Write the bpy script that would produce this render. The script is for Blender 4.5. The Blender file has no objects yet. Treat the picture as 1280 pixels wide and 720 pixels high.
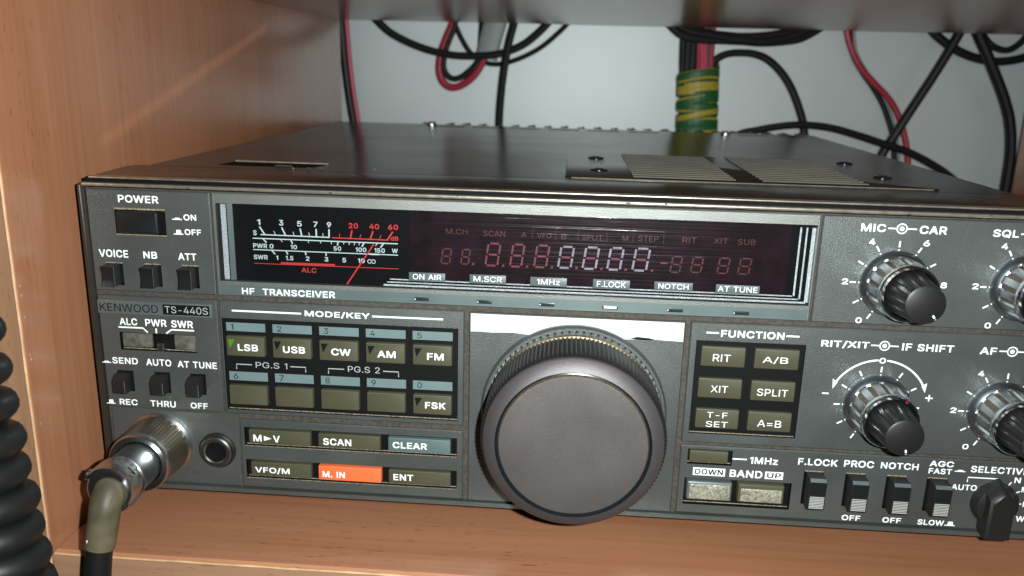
import bpy, bmesh, math, random
from mathutils import Matrix, Vector
from mathutils.geometry import tessellate_polygon
random.seed(7)
S = 0.001                      # everything below is written in millimetres
SC = bpy.context.scene
COL = SC.collection

# ------------------------------------------------------------------ camera
CAM_AT = Vector((135.09, -220.30, 125.73))
RIGHT = Vector((0.997063, 0.072450, 0.024808))
DOWN = Vector((0.042674, -0.256650, -0.965562))
FWD = Vector((-0.063588, 0.963785, -0.258988))
cd = bpy.data.cameras.new("camera")
cam = bpy.data.objects.new("camera", cd)
COL.objects.link(cam)
m = Matrix.Identity(4)
for i in range(3):
    m[i][0], m[i][1], m[i][2], m[i][3] = RIGHT[i], -DOWN[i], -FWD[i], CAM_AT[i] * S
cam.matrix_world = m
cd.sensor_width = 36.0
cd.lens = 1040.06 / 1280 * 36
cd.clip_start = 0.01
cd.clip_end = 20
cd.dof.use_dof = True
cd.dof.focus_distance = 0.232
cd.dof.aperture_fstop = cd.lens / 1.5
SC.camera = cam

# ------------------------------------------------------------------ light
w = bpy.data.worlds.new("World")
SC.world = w
w.use_nodes = True
w.node_tree.nodes["Background"].inputs[0].default_value = (0.75, 0.72, 0.70, 1)
w.node_tree.nodes["Background"].inputs[1].default_value = 0.018
fl = bpy.data.lights.new("flash", 'POINT')           # the phone's flash, just right of the lens
fl.energy = 4.9
fl.color = (0.955, 1.0, 0.97)
fl.shadow_soft_size = 0.0022
flo = bpy.data.objects.new("flash", fl)
flo.location = (CAM_AT + RIGHT * 17 - DOWN * 3 + FWD * 2) * S
COL.objects.link(flo)
SC.view_settings.view_transform = 'Standard'
SC.view_settings.look = 'None'
SC.view_settings.exposure = 0.0
SC.view_settings.gamma = 1.0

# ------------------------------------------------------------------ materials
def lin(r, g, b):
    f = lambda c: (c / 255 / 12.92) if c / 255 <= .04045 else ((c / 255 + .055) / 1.055) ** 2.4
    return (f(r), f(g), f(b), 1)

def mat(name, col, rough=.5, metal=0., spec=.5, bump=None, var=None, coat=0., rvar=None):
    """Principled material; var=(scale, amount) mottles the colour, bump=(scale, strength[, stretch]) roughens the surface."""
    M = bpy.data.materials.new(name)
    M.use_nodes = True
    nt = M.node_tree
    P = nt.nodes["Principled BSDF"]
    col = tuple(col) if len(col) == 4 else (*col, 1)
    P.inputs["Base Color"].default_value = col
    P.inputs["Roughness"].default_value = rough
    P.inputs["Metallic"].default_value = metal
    P.inputs["Specular IOR Level"].default_value = spec
    P.inputs["Coat Weight"].default_value = coat
    P.inputs["Coat Roughness"].default_value = .15
    tc = nt.nodes.new("ShaderNodeTexCoord")
    if var:
        n = nt.nodes.new("ShaderNodeTexNoise")
        n.inputs["Scale"].default_value = var[0]
        n.inputs["Detail"].default_value = 5
        nt.links.new(tc.outputs["Object"], n.inputs["Vector"])
        mr = nt.nodes.new("ShaderNodeMapRange")
        mr.inputs["From Min"].default_value = .3
        mr.inputs["From Max"].default_value = .7
        mr.inputs["To Min"].default_value = 1 - var[1]
        mr.inputs["To Max"].default_value = 1 + var[1]
        nt.links.new(n.outputs["Fac"], mr.inputs["Value"])
        mx = nt.nodes.new("ShaderNodeMix")
        mx.data_type = 'RGBA'
        mx.blend_type = 'MULTIPLY'
        mx.inputs["Factor"].default_value = 1
        mx.inputs["A"].default_value = col
        nt.links.new(mr.outputs["Result"], mx.inputs["B"])
        nt.links.new(mx.outputs["Result"], P.inputs["Base Color"])
    if rvar:
        n = nt.nodes.new("ShaderNodeTexNoise")
        n.inputs["Scale"].default_value = rvar[0]
        n.inputs["Detail"].default_value = 6
        nt.links.new(tc.outputs["Object"], n.inputs["Vector"])
        mr = nt.nodes.new("ShaderNodeMapRange")
        mr.inputs["From Min"].default_value = .3
        mr.inputs["From Max"].default_value = .7
        mr.inputs["To Min"].default_value = rough - rvar[1]
        mr.inputs["To Max"].default_value = rough + rvar[1]
        nt.links.new(n.outputs["Fac"], mr.inputs["Value"])
        nt.links.new(mr.outputs["Result"], P.inputs["Roughness"])
    if bump:
        n = nt.nodes.new("ShaderNodeTexNoise")
        n.inputs["Scale"].default_value = bump[0]
        n.inputs["Detail"].default_value = 3
        src = tc.outputs["Object"]
        if len(bump) > 2:
            mp = nt.nodes.new("ShaderNodeMapping")
            mp.inputs["Scale"].default_value = bump[2]
            nt.links.new(src, mp.inputs["Vector"])
            src = mp.outputs["Vector"]
        nt.links.new(src, n.inputs["Vector"])
        b = nt.nodes.new("ShaderNodeBump")
        b.inputs["Strength"].default_value = bump[1]
        b.inputs["Distance"].default_value = .0002
        nt.links.new(n.outputs["Fac"], b.inputs["Height"])
        nt.links.new(b.outputs["Normal"], P.inputs["Normal"])
    return M

def wood_mat(name, axis, base, dark, light, rough=.23):
    """Beech laminate: long soft bands and short dark pores running along axis."""
    M = bpy.data.materials.new(name)
    M.use_nodes = True
    nt = M.node_tree
    P = nt.nodes["Principled BSDF"]
    N = nt.nodes.new
    L = nt.links.new
    tc = N("ShaderNodeTexCoord")
    def noise(along, across, detail, seed):
        mp = N("ShaderNodeMapping")
        sc = [across] * 3
        sc[axis] = along
        mp.inputs["Scale"].default_value = sc
        mp.inputs["Location"].default_value = (seed, seed * .7, seed * 1.3)
        L(tc.outputs["Object"], mp.inputs["Vector"])
        n = N("ShaderNodeTexNoise")
        n.inputs["Scale"].default_value = 1
        n.inputs["Detail"].default_value = detail
        L(mp.outputs["Vector"], n.inputs["Vector"])
        return n.outputs["Fac"]
    def ramp(f, pts):
        r = N("ShaderNodeValToRGB")
        while len(r.color_ramp.elements) < len(pts):
            r.color_ramp.elements.new(.5)
        for e, (p, c) in zip(r.color_ramp.elements, pts):
            e.position = p
            e.color = c
        L(f, r.inputs["Fac"])
        return r.outputs["Color"]
    def mix(a, b, fac, mode='MIX'):
        x = N("ShaderNodeMix")
        x.data_type = 'RGBA'
        x.blend_type = mode
        for s, v in (("A", a), ("B", b)):
            if isinstance(v, tuple):
                x.inputs[s].default_value = v
            else:
                L(v, x.inputs[s])
        if isinstance(fac, float):
            x.inputs["Factor"].default_value = fac
        else:
            L(fac, x.inputs["Factor"])
        return x.outputs["Result"]
    wide = ramp(noise(6, 60, 4, 3), [(.32, dark), (.5, base), (.7, light)])
    fine = ramp(noise(14, 520, 4, 9), [(.3, (.88, .86, .84, 1)), (.6, (1.04, 1.03, 1.02, 1))])
    c = mix(wide, fine, .8, 'MULTIPLY')
    pore = ramp(noise(190, 1700, 1, 5), [(.67, (0, 0, 0, 1)), (.73, (1, 1, 1, 1))])
    patch = ramp(noise(10, 55, 2, 13), [(.38, (0, 0, 0, 1)), (.6, (1, 1, 1, 1))])
    c = mix(c, (dark[0] * .66, dark[1] * .58, dark[2] * .54, 1), mix((0, 0, 0, 1), pore, patch))
    L(c, P.inputs["Base Color"])
    P.inputs["Roughness"].default_value = rough
    P.inputs["Specular IOR Level"].default_value = .8
    b = N("ShaderNodeBump")
    b.inputs["Strength"].default_value = .12
    b.inputs["Distance"].default_value = .0002
    L(noise(20, 700, 3, 2), b.inputs["Height"])
    L(b.outputs["Normal"], P.inputs["Normal"])
    return M

WB, WD, WL = (.365, .162, .087, 1), (.33, .141, .073, 1), (.395, .180, .100, 1)
M = dict(
    wood_z=wood_mat("beech_upright", 2, WB, WD, WL),
    wood_x=wood_mat("beech_lengthwise", 0, WB, WD, WL),
    band=wood_mat("edge_band_beech", 0, (.30, .165, .095, 1), (.25, .13, .07, 1), (.35, .20, .12, 1), .45),
    band_z=wood_mat("edge_band_beech_upright", 2, (.30, .165, .095, 1), (.25, .13, .07, 1), (.35, .20, .12, 1), .45),
    arris=mat("worn_arris", (.55, .33, .18), .5, var=(200, .2)),
    wall=mat("white_laminate", (.575, .64, .65), .48, metal=.22, spec=.6, var=(9, .05)),
    panel=mat("grey_metallic_paint", (.126, .139, .137), .43, .7, bump=(3600, .5), rvar=(45, .05), var=(60, .10)),
    panel_b=mat("grey_metallic_paint_display", (.185, .195, .188), .44, .65, bump=(3600, .55), var=(60, .08)),
    emboss=mat("moulded_letters", (.075, .080, .079), .5, .4),
    strip=mat("blue_grey_inlay", (.14, .185, .185), .42, .55, bump=(3000, .10), var=(80, .10)),
    groove=mat("dusty_groove", (.055, .048, .040), .7, spec=.3, var=(900, .35)),
    rail=mat("worn_glint_rail", (.40, .365, .30), .33, .75, var=(500, .22)),
    case=mat("dark_brown_case_paint", (.024, .0205, .0185), .24, .0, .55, bump=(2500, .03), var=(30, .15), rvar=(30, .02)),
    black=mat("black_plastic", (.011, .011, .011), .45, spec=.4, bump=(2500, .08)),
    gloss=mat("gloss_black_plastic", (.009, .010, .011), .33),
    recess=mat("recess_black", (.004, .004, .004), .7, spec=.1),
    dirt=mat("tan_dust", (.20, .165, .115), .85, var=(1500, .7)),
    key=mat("olive_key_plastic", (.062, .060, .036), .5, spec=.35, bump=(2500, .06), var=(120, .06)),
    cyan=mat("cyan_grey_print", (.125, .18, .187), .5, var=(200, .05)),
    orange=mat("orange_key_plastic", (.74, .145, .045), .45, var=(120, .05)),
    teal=mat("teal_key_plastic", (.080, .125, .127), .5, var=(120, .05)),
    white=mat("white_print", (.82, .86, .86), .5),
    dim=mat("grey_print", (.36, .40, .40), .5),
    ink=mat("black_print", (.005, .0055, .0055), .55, spec=.15),
    red=mat("red_print", (.62, .035, .035), .5),
    meterw=mat("pale_cyan_print", (.56, .68, .68), .5),
    seg_red=mat("dark_red_segment", (.17, .018, .030), .5, var=(900, .3)),
    seg_dim=mat("faded_red_segment", (.085, .010, .012), .5, var=(900, .4)),
    seg_glare=mat("glare_segment", (.27, .205, .26), .5, var=(700, .35)),  # flash glare on four digits put into the segment colour
    smoke=mat("display_backing", (.013, .0045, .0075), .6, spec=.08, var=(160, .5)),
    meterbg=mat("meter_backing", (.004, .0045, .005), .6, spec=.08),
    plate_lbl=mat("slate_label", (.075, .10, .105), .45),
    chrome=mat("chrome", (.62, .66, .68), .16, 1.0, bump=(900, .05)),
    chrome_d=mat("worn_chrome", (.56, .58, .59), .27, 1.0, bump=(500, .03), var=(200, .10)),
    satin=mat("satin_chrome", (.56, .59, .61), .29, 1.0, bump=(500, .03)),
    flange=mat("blued_flange", (.26, .30, .335), .34, 1.0),
    flute=mat("brown_flute", (.15, .12, .085), .5, .7, var=(300, .4)),  # flute recesses darker brown: dirt, with reflected wood put into the colour
    rubberedge=mat("knob_rubber", (.012, .011, .011), .5, bump=(2500, .1)),
    knobmetal=mat("knob_anodised", (.105, .093, .091), .52, .55, bump=(5000, .6), var=(75, .10), rvar=(70, .05)),
    knobrim=mat("knob_rim_metal", (.115, .106, .110), .47, .65, bump=(6000, .35)),
    knobring=mat("knob_ring_blue_black", (.022, .028, .034), .22, .6),
    gold=mat("worn_gold_edge", (.30, .245, .155), .4, .8, var=(1200, .4)),
    white_gloss=mat("glossy_white", (.64, .67, .67), .35, var=(120, .08), bump=(600, .15)),  # white base colour carries the flash highlight above the tuning dial
    knurl=mat("knurled_brass", (.36, .33, .26), .36, 1.0),
    boot=mat("olive_rubber_boot", (.098, .084, .050), .50, spec=.35, var=(90, .5), bump=(600, .15)),
    rubber=mat("black_rubber", (.007, .0075, .008), .48, spec=.35, bump=(900, .05)),
    cable=mat("black_cable", (.008, .009, .0095), .5, spec=.3),
    redwire=mat("red_wire", (.36, .018, .045), .45),
    pinkwire=mat("pink_wire", (.50, .045, .10), .45),
    greenwire=mat("green_wire", (.02, .10, .09), .45),
    greenins=mat("green_insulation", (.010, .10, .026), .5),
    yellowins=mat("yellow_insulation", (.40, .31, .03), .5),
    greytape=mat("grey_flat_cable", (.23, .27, .26), .5),
    ledoff=mat("led_window", (.02, .025, .027), .25),
    led_pale=mat("led_window_pale", (.62, .66, .66), .3),
    green=mat("green_lens", (.06, .20, .008), .4),
    jackm=mat("jack_metal", (.30, .30, .29), .34, 1.0),
    ribs=mat("silver_ribs", (.62, .64, .62), .35, .5, bump=(1500, .3)),
    slider=mat("dusty_slider", (.088, .083, .070), .6, var=(500, .5)),
    pearl=mat("textured_pale_key", (.34, .34, .27), .38, .4, bump=(1300, 1.0), var=(1400, .5)),
    badge=mat("badge_metal", (.165, .20, .205), .4, .6, var=(200, .06)),
    sparkle=mat("cut_bright_trim", (.72, .75, .76), .42, .55, bump=(1800, .8)),
    slot=mat("louvre_slats", (.43, .44, .39), .45, .3, var=(90, .12)),
    rear=mat("rear_heat_sink", (.025, .026, .027), .45),
)

def glass_mat():
    G = bpy.data.materials.new("scratched_acrylic")
    G.use_nodes = True
    nt = G.node_tree
    nt.nodes.clear()
    N, L = nt.nodes.new, nt.links.new
    out, mx, tr, gl = N("ShaderNodeOutputMaterial"), N("ShaderNodeMixShader"), N("ShaderNodeBsdfTransparent"), N("ShaderNodeBsdfGlossy")
    tr.inputs["Color"].default_value = (.93, .94, .95, 1)
    gl.inputs["Roughness"].default_value = .13
    tc, mp, n, b = N("ShaderNodeTexCoord"), N("ShaderNodeMapping"), N("ShaderNodeTexNoise"), N("ShaderNodeBump")
    mp.inputs["Scale"].default_value = (9, 1, 1300)
    n.inputs["Scale"].default_value = 1
    n.inputs["Detail"].default_value = 6
    b.inputs["Strength"].default_value = .6
    b.inputs["Distance"].default_value = .0002
    L(tc.outputs["Object"], mp.inputs["Vector"])
    L(mp.outputs["Vector"], n.inputs["Vector"])
    L(n.outputs["Fac"], b.inputs["Height"])
    L(b.outputs["Normal"], gl.inputs["Normal"])
    mx.inputs["Fac"].default_value = .06
    L(tr.outputs[0], mx.inputs[1])
    L(gl.outputs[0], mx.inputs[2])
    L(mx.outputs[0], out.inputs["Surface"])
    return G
M['glass'] = glass_mat()

# ------------------------------------------------------------------ mesh builder
class MB:
    def __init__(s):
        s.v, s.f, s.mi, s.mats = [], [], [], []
    def slot(s, m):
        if m not in s.mats:
            s.mats.append(m)
        return s.mats.index(m)
    def add(s, vs, fs, m):
        o, k = len(s.v), s.slot(m)
        s.v += [tuple(v) for v in vs]
        for f in fs:
            s.f.append([o + i for i in f])
            s.mi.append(k)
        return s
    def box(s, x0, x1, y0, y1, z0, z1, m):
        v = [(x, y, z) for x in (x0, x1) for y in (y0, y1) for z in (z0, z1)]
        return s.add(v, [(0, 1, 3, 2), (4, 6, 7, 5), (0, 4, 5, 1), (2, 3, 7, 6), (0, 2, 6, 4), (1, 5, 7, 3)], m)
    def loft(s, rings, m, cap0=True, cap1=True, closed=True):
        n = len(rings[0])
        v = [p for r in rings for p in r]
        f = []
        for a in range(len(rings) - 1):
            for i in range(n if closed else n - 1):
                j = (i + 1) % n
                f.append((a * n + i, a * n + j, (a + 1) * n + j, (a + 1) * n + i))
        if cap0:
            f.append(tuple(range(n))[::-1])
        if cap1:
            f.append(tuple((len(rings) - 1) * n + i for i in range(n)))
        return s.add(v, f, m)
    def plate(s, x0, x1, z0, z1, yf, yb, m, r=.5, bev=.25, dz=0.):
        """rounded rectangle standing from yb forward to yf, its front edge bevelled; dz drops the front."""
        def ring(i, y, d=0.):
            rr = max(r - i, .05)
            out = []
            for cx, cz, a0 in ((x1 - i - rr, z1 - i - rr, 0), (x0 + i + rr, z1 - i - rr, 90), (x0 + i + rr, z0 + i + rr, 180), (x1 - i - rr, z0 + i + rr, 270)):
                for k in range(4):
                    a = math.radians(a0 + k * 30)
                    out.append((cx + rr * math.cos(a), y, cz + rr * math.sin(a) + d))
            return out
        return s.loft([ring(0, yb), ring(0, yf + bev, dz), ring(bev * .35, yf + bev * .3, dz), ring(bev, yf, dz)], m, cap0=False)
    def module(s, x0, x1, z0, z1, m, holes=(), yf=0., yb=1.6, bev=.3, mw='recess', mfl='recess'):
        """flat panel section with a chamfered rim and rectangular wells (x0, x1, z0, z1, depth)."""
        ix0, ix1, iz0, iz1 = x0 + bev, x1 - bev, z0 + bev, z1 - bev
        xs = sorted({ix0, ix1, *[h[0] for h in holes], *[h[1] for h in holes]})
        zs = sorted({iz0, iz1, *[h[2] for h in holes], *[h[3] for h in holes]})
        for a, b in zip(xs, xs[1:]):
            for c, d in zip(zs, zs[1:]):
                mx, mz = (a + b) / 2, (c + d) / 2
                if any(h[0] < mx < h[1] and h[2] < mz < h[3] for h in holes):
                    continue
                s.add([(a, yf, c), (b, yf, c), (b, yf, d), (a, yf, d)], [(0, 1, 2, 3)], m)
        A = [(ix0, yf, iz0), (ix1, yf, iz0), (ix1, yf, iz1), (ix0, yf, iz1)]
        B = [(x0, yf + bev, z0), (x1, yf + bev, z0), (x1, yf + bev, z1), (x0, yf + bev, z1)]
        C = [(x, yb, z) for x, _, z in B]
        s.loft([C, B, A], m, False, False)
        for h in holes:
            F = [(h[0], yf, h[2]), (h[1], yf, h[2]), (h[1], yf, h[3]), (h[0], yf, h[3])]
            G = [(x, yf + h[4], z) for x, _, z in F]
            s.loft([F, G], M[mw] if isinstance(mw, str) else mw, False, False)
            s.add(G, [(0, 1, 2, 3)], M[mfl] if isinstance(mfl, str) else mfl)
        return s
    def lathe(s, cx, cz, prof, m, n=64, mod=None, cap=True):
        """turn (radius, y) about the axis running out of the panel; mod(k, j) scales the radius at angle k, ring j."""
        rings = []
        for j, (r, y) in enumerate(prof):
            rings.append([(cx + r * (mod(k, j) if mod else 1) * math.cos(2 * math.pi * k / n), y, cz + r * (mod(k, j) if mod else 1) * math.sin(2 * math.pi * k / n)) for k in range(n)])
        return s.loft(rings, m, False, cap)
    def disc(s, cx, cz, r, y, m, n=32, r0=0.):
        a = [(cx + r * math.cos(2 * math.pi * k / n), y, cz + r * math.sin(2 * math.pi * k / n)) for k in range(n)]
        if r0 <= 0:
            return s.add(a, [tuple(range(n))], m)
        b = [(cx + r0 * math.cos(2 * math.pi * k / n), y, cz + r0 * math.sin(2 * math.pi * k / n)) for k in range(n)]
        return s.loft([a, b], m, False, False)
    def poly(s, pts, y, m):
        return s.add([(x, y, z) for x, z in pts], [tuple(range(len(pts)))], m)
    def line(s, p, q, wd, y, m):
        (a, b), (c, d) = p, q
        L = math.hypot(c - a, d - b)
        nx, nz = -(d - b) / L * wd / 2, (c - a) / L * wd / 2
        return s.poly([(a + nx, b + nz), (c + nx, d + nz), (c - nx, d - nz), (a - nx, b - nz)], y, m)
    def path(s, pts, wd, y, m):
        n = len(pts)
        L, R = [], []
        for i, (x, z) in enumerate(pts):
            a, b = pts[max(i - 1, 0)], pts[min(i + 1, n - 1)]
            d = math.hypot(b[0] - a[0], b[1] - a[1])
            nx, nz = -(b[1] - a[1]) / d * wd / 2, (b[0] - a[0]) / d * wd / 2
            L.append((x + nx, y, z + nz))
            R.append((x - nx, y, z - nz))
        return s.add(L + R, [(i, i + 1, n + i + 1, n + i) for i in range(n - 1)], m)
    def tube(s, pts, r, m, n=12, sub=8, cap=True, ell=None):
        P = spline(pts, sub) if sub > 1 else [Vector(p) for p in pts]
        rings, up = [], None
        for i, p in enumerate(P):
            t = (P[min(i + 1, len(P) - 1)] - P[max(i - 1, 0)]).normalized()
            if up is None:
                up = Vector((0, 1, 0)) if abs(t.y) < .8 else Vector((1, 0, 0))
            u = (up - t * up.dot(t)).normalized()
            up = u
            v = t.cross(u)
            q = r(i / (len(P) - 1)) if callable(r) else r
            e = ell or 1
            rings.append([p + u * (q * math.cos(2 * math.pi * k / n)) + v * (q * e * math.sin(2 * math.pi * k / n)) for k in range(n)])
        return s.loft(rings, m, cap, cap)
    def text(s, t, rect, y, m, bold=.018, inset=0., slant=0.):
        x0, z1, x1, z0 = rect                           # left, top, right, bottom as measured
        vs, fs = glyphs(t, bold)
        ax, bx = min(v[0] for v in vs), max(v[0] for v in vs)
        az, bz = min(v[1] for v in vs), max(v[1] for v in vs)
        if bx - ax < 1e-6:
            return s
        sx, sz = (x1 - x0) / (bx - ax), (z1 - z0) / (bz - az)
        return s.add([(x0 + (v[0] - ax) * sx + slant * (v[1] - az) * sz, y, z0 + (v[1] - az) * sz) for v in vs], fs, m)
    def build(s, name, parent=None, smooth=35, label=None):
        me = bpy.data.meshes.new(name)
        me.from_pydata([(a * S, b * S, c * S) for a, b, c in s.v], [], s.f)
        for m in s.mats:
            me.materials.append(m)
        me.polygons.foreach_set("material_index", s.mi)
        me.polygons.foreach_set("use_smooth", [True] * len(me.polygons))
        me.update()
        bm = bmesh.new()
        bm.from_mesh(me)
        bmesh.ops.recalc_face_normals(bm, faces=bm.faces)
        bm.to_mesh(me)
        bm.free()
        me.set_sharp_from_angle(angle=math.radians(smooth))
        o = bpy.data.objects.new(name, me)
        COL.objects.link(o)
        if parent:
            o.parent = parent
        if label:
            o['label'] = label
        return o

def spline(pts, sub):
    P = [Vector(p) for p in pts]
    P = [P[0] * 2 - P[1]] + P + [P[-1] * 2 - P[-2]]
    out = []
    for i in range(1, len(P) - 2):
        a, b, c, d = P[i - 1:i + 3]
        for k in range(sub):
            t = k / sub
            out.append(.5 * (2 * b + (c - a) * t + (2 * a - 5 * b + 4 * c - d) * t * t + (3 * b - a - 3 * c + d) * t ** 3))
    out.append(P[-2])
    return out

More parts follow.
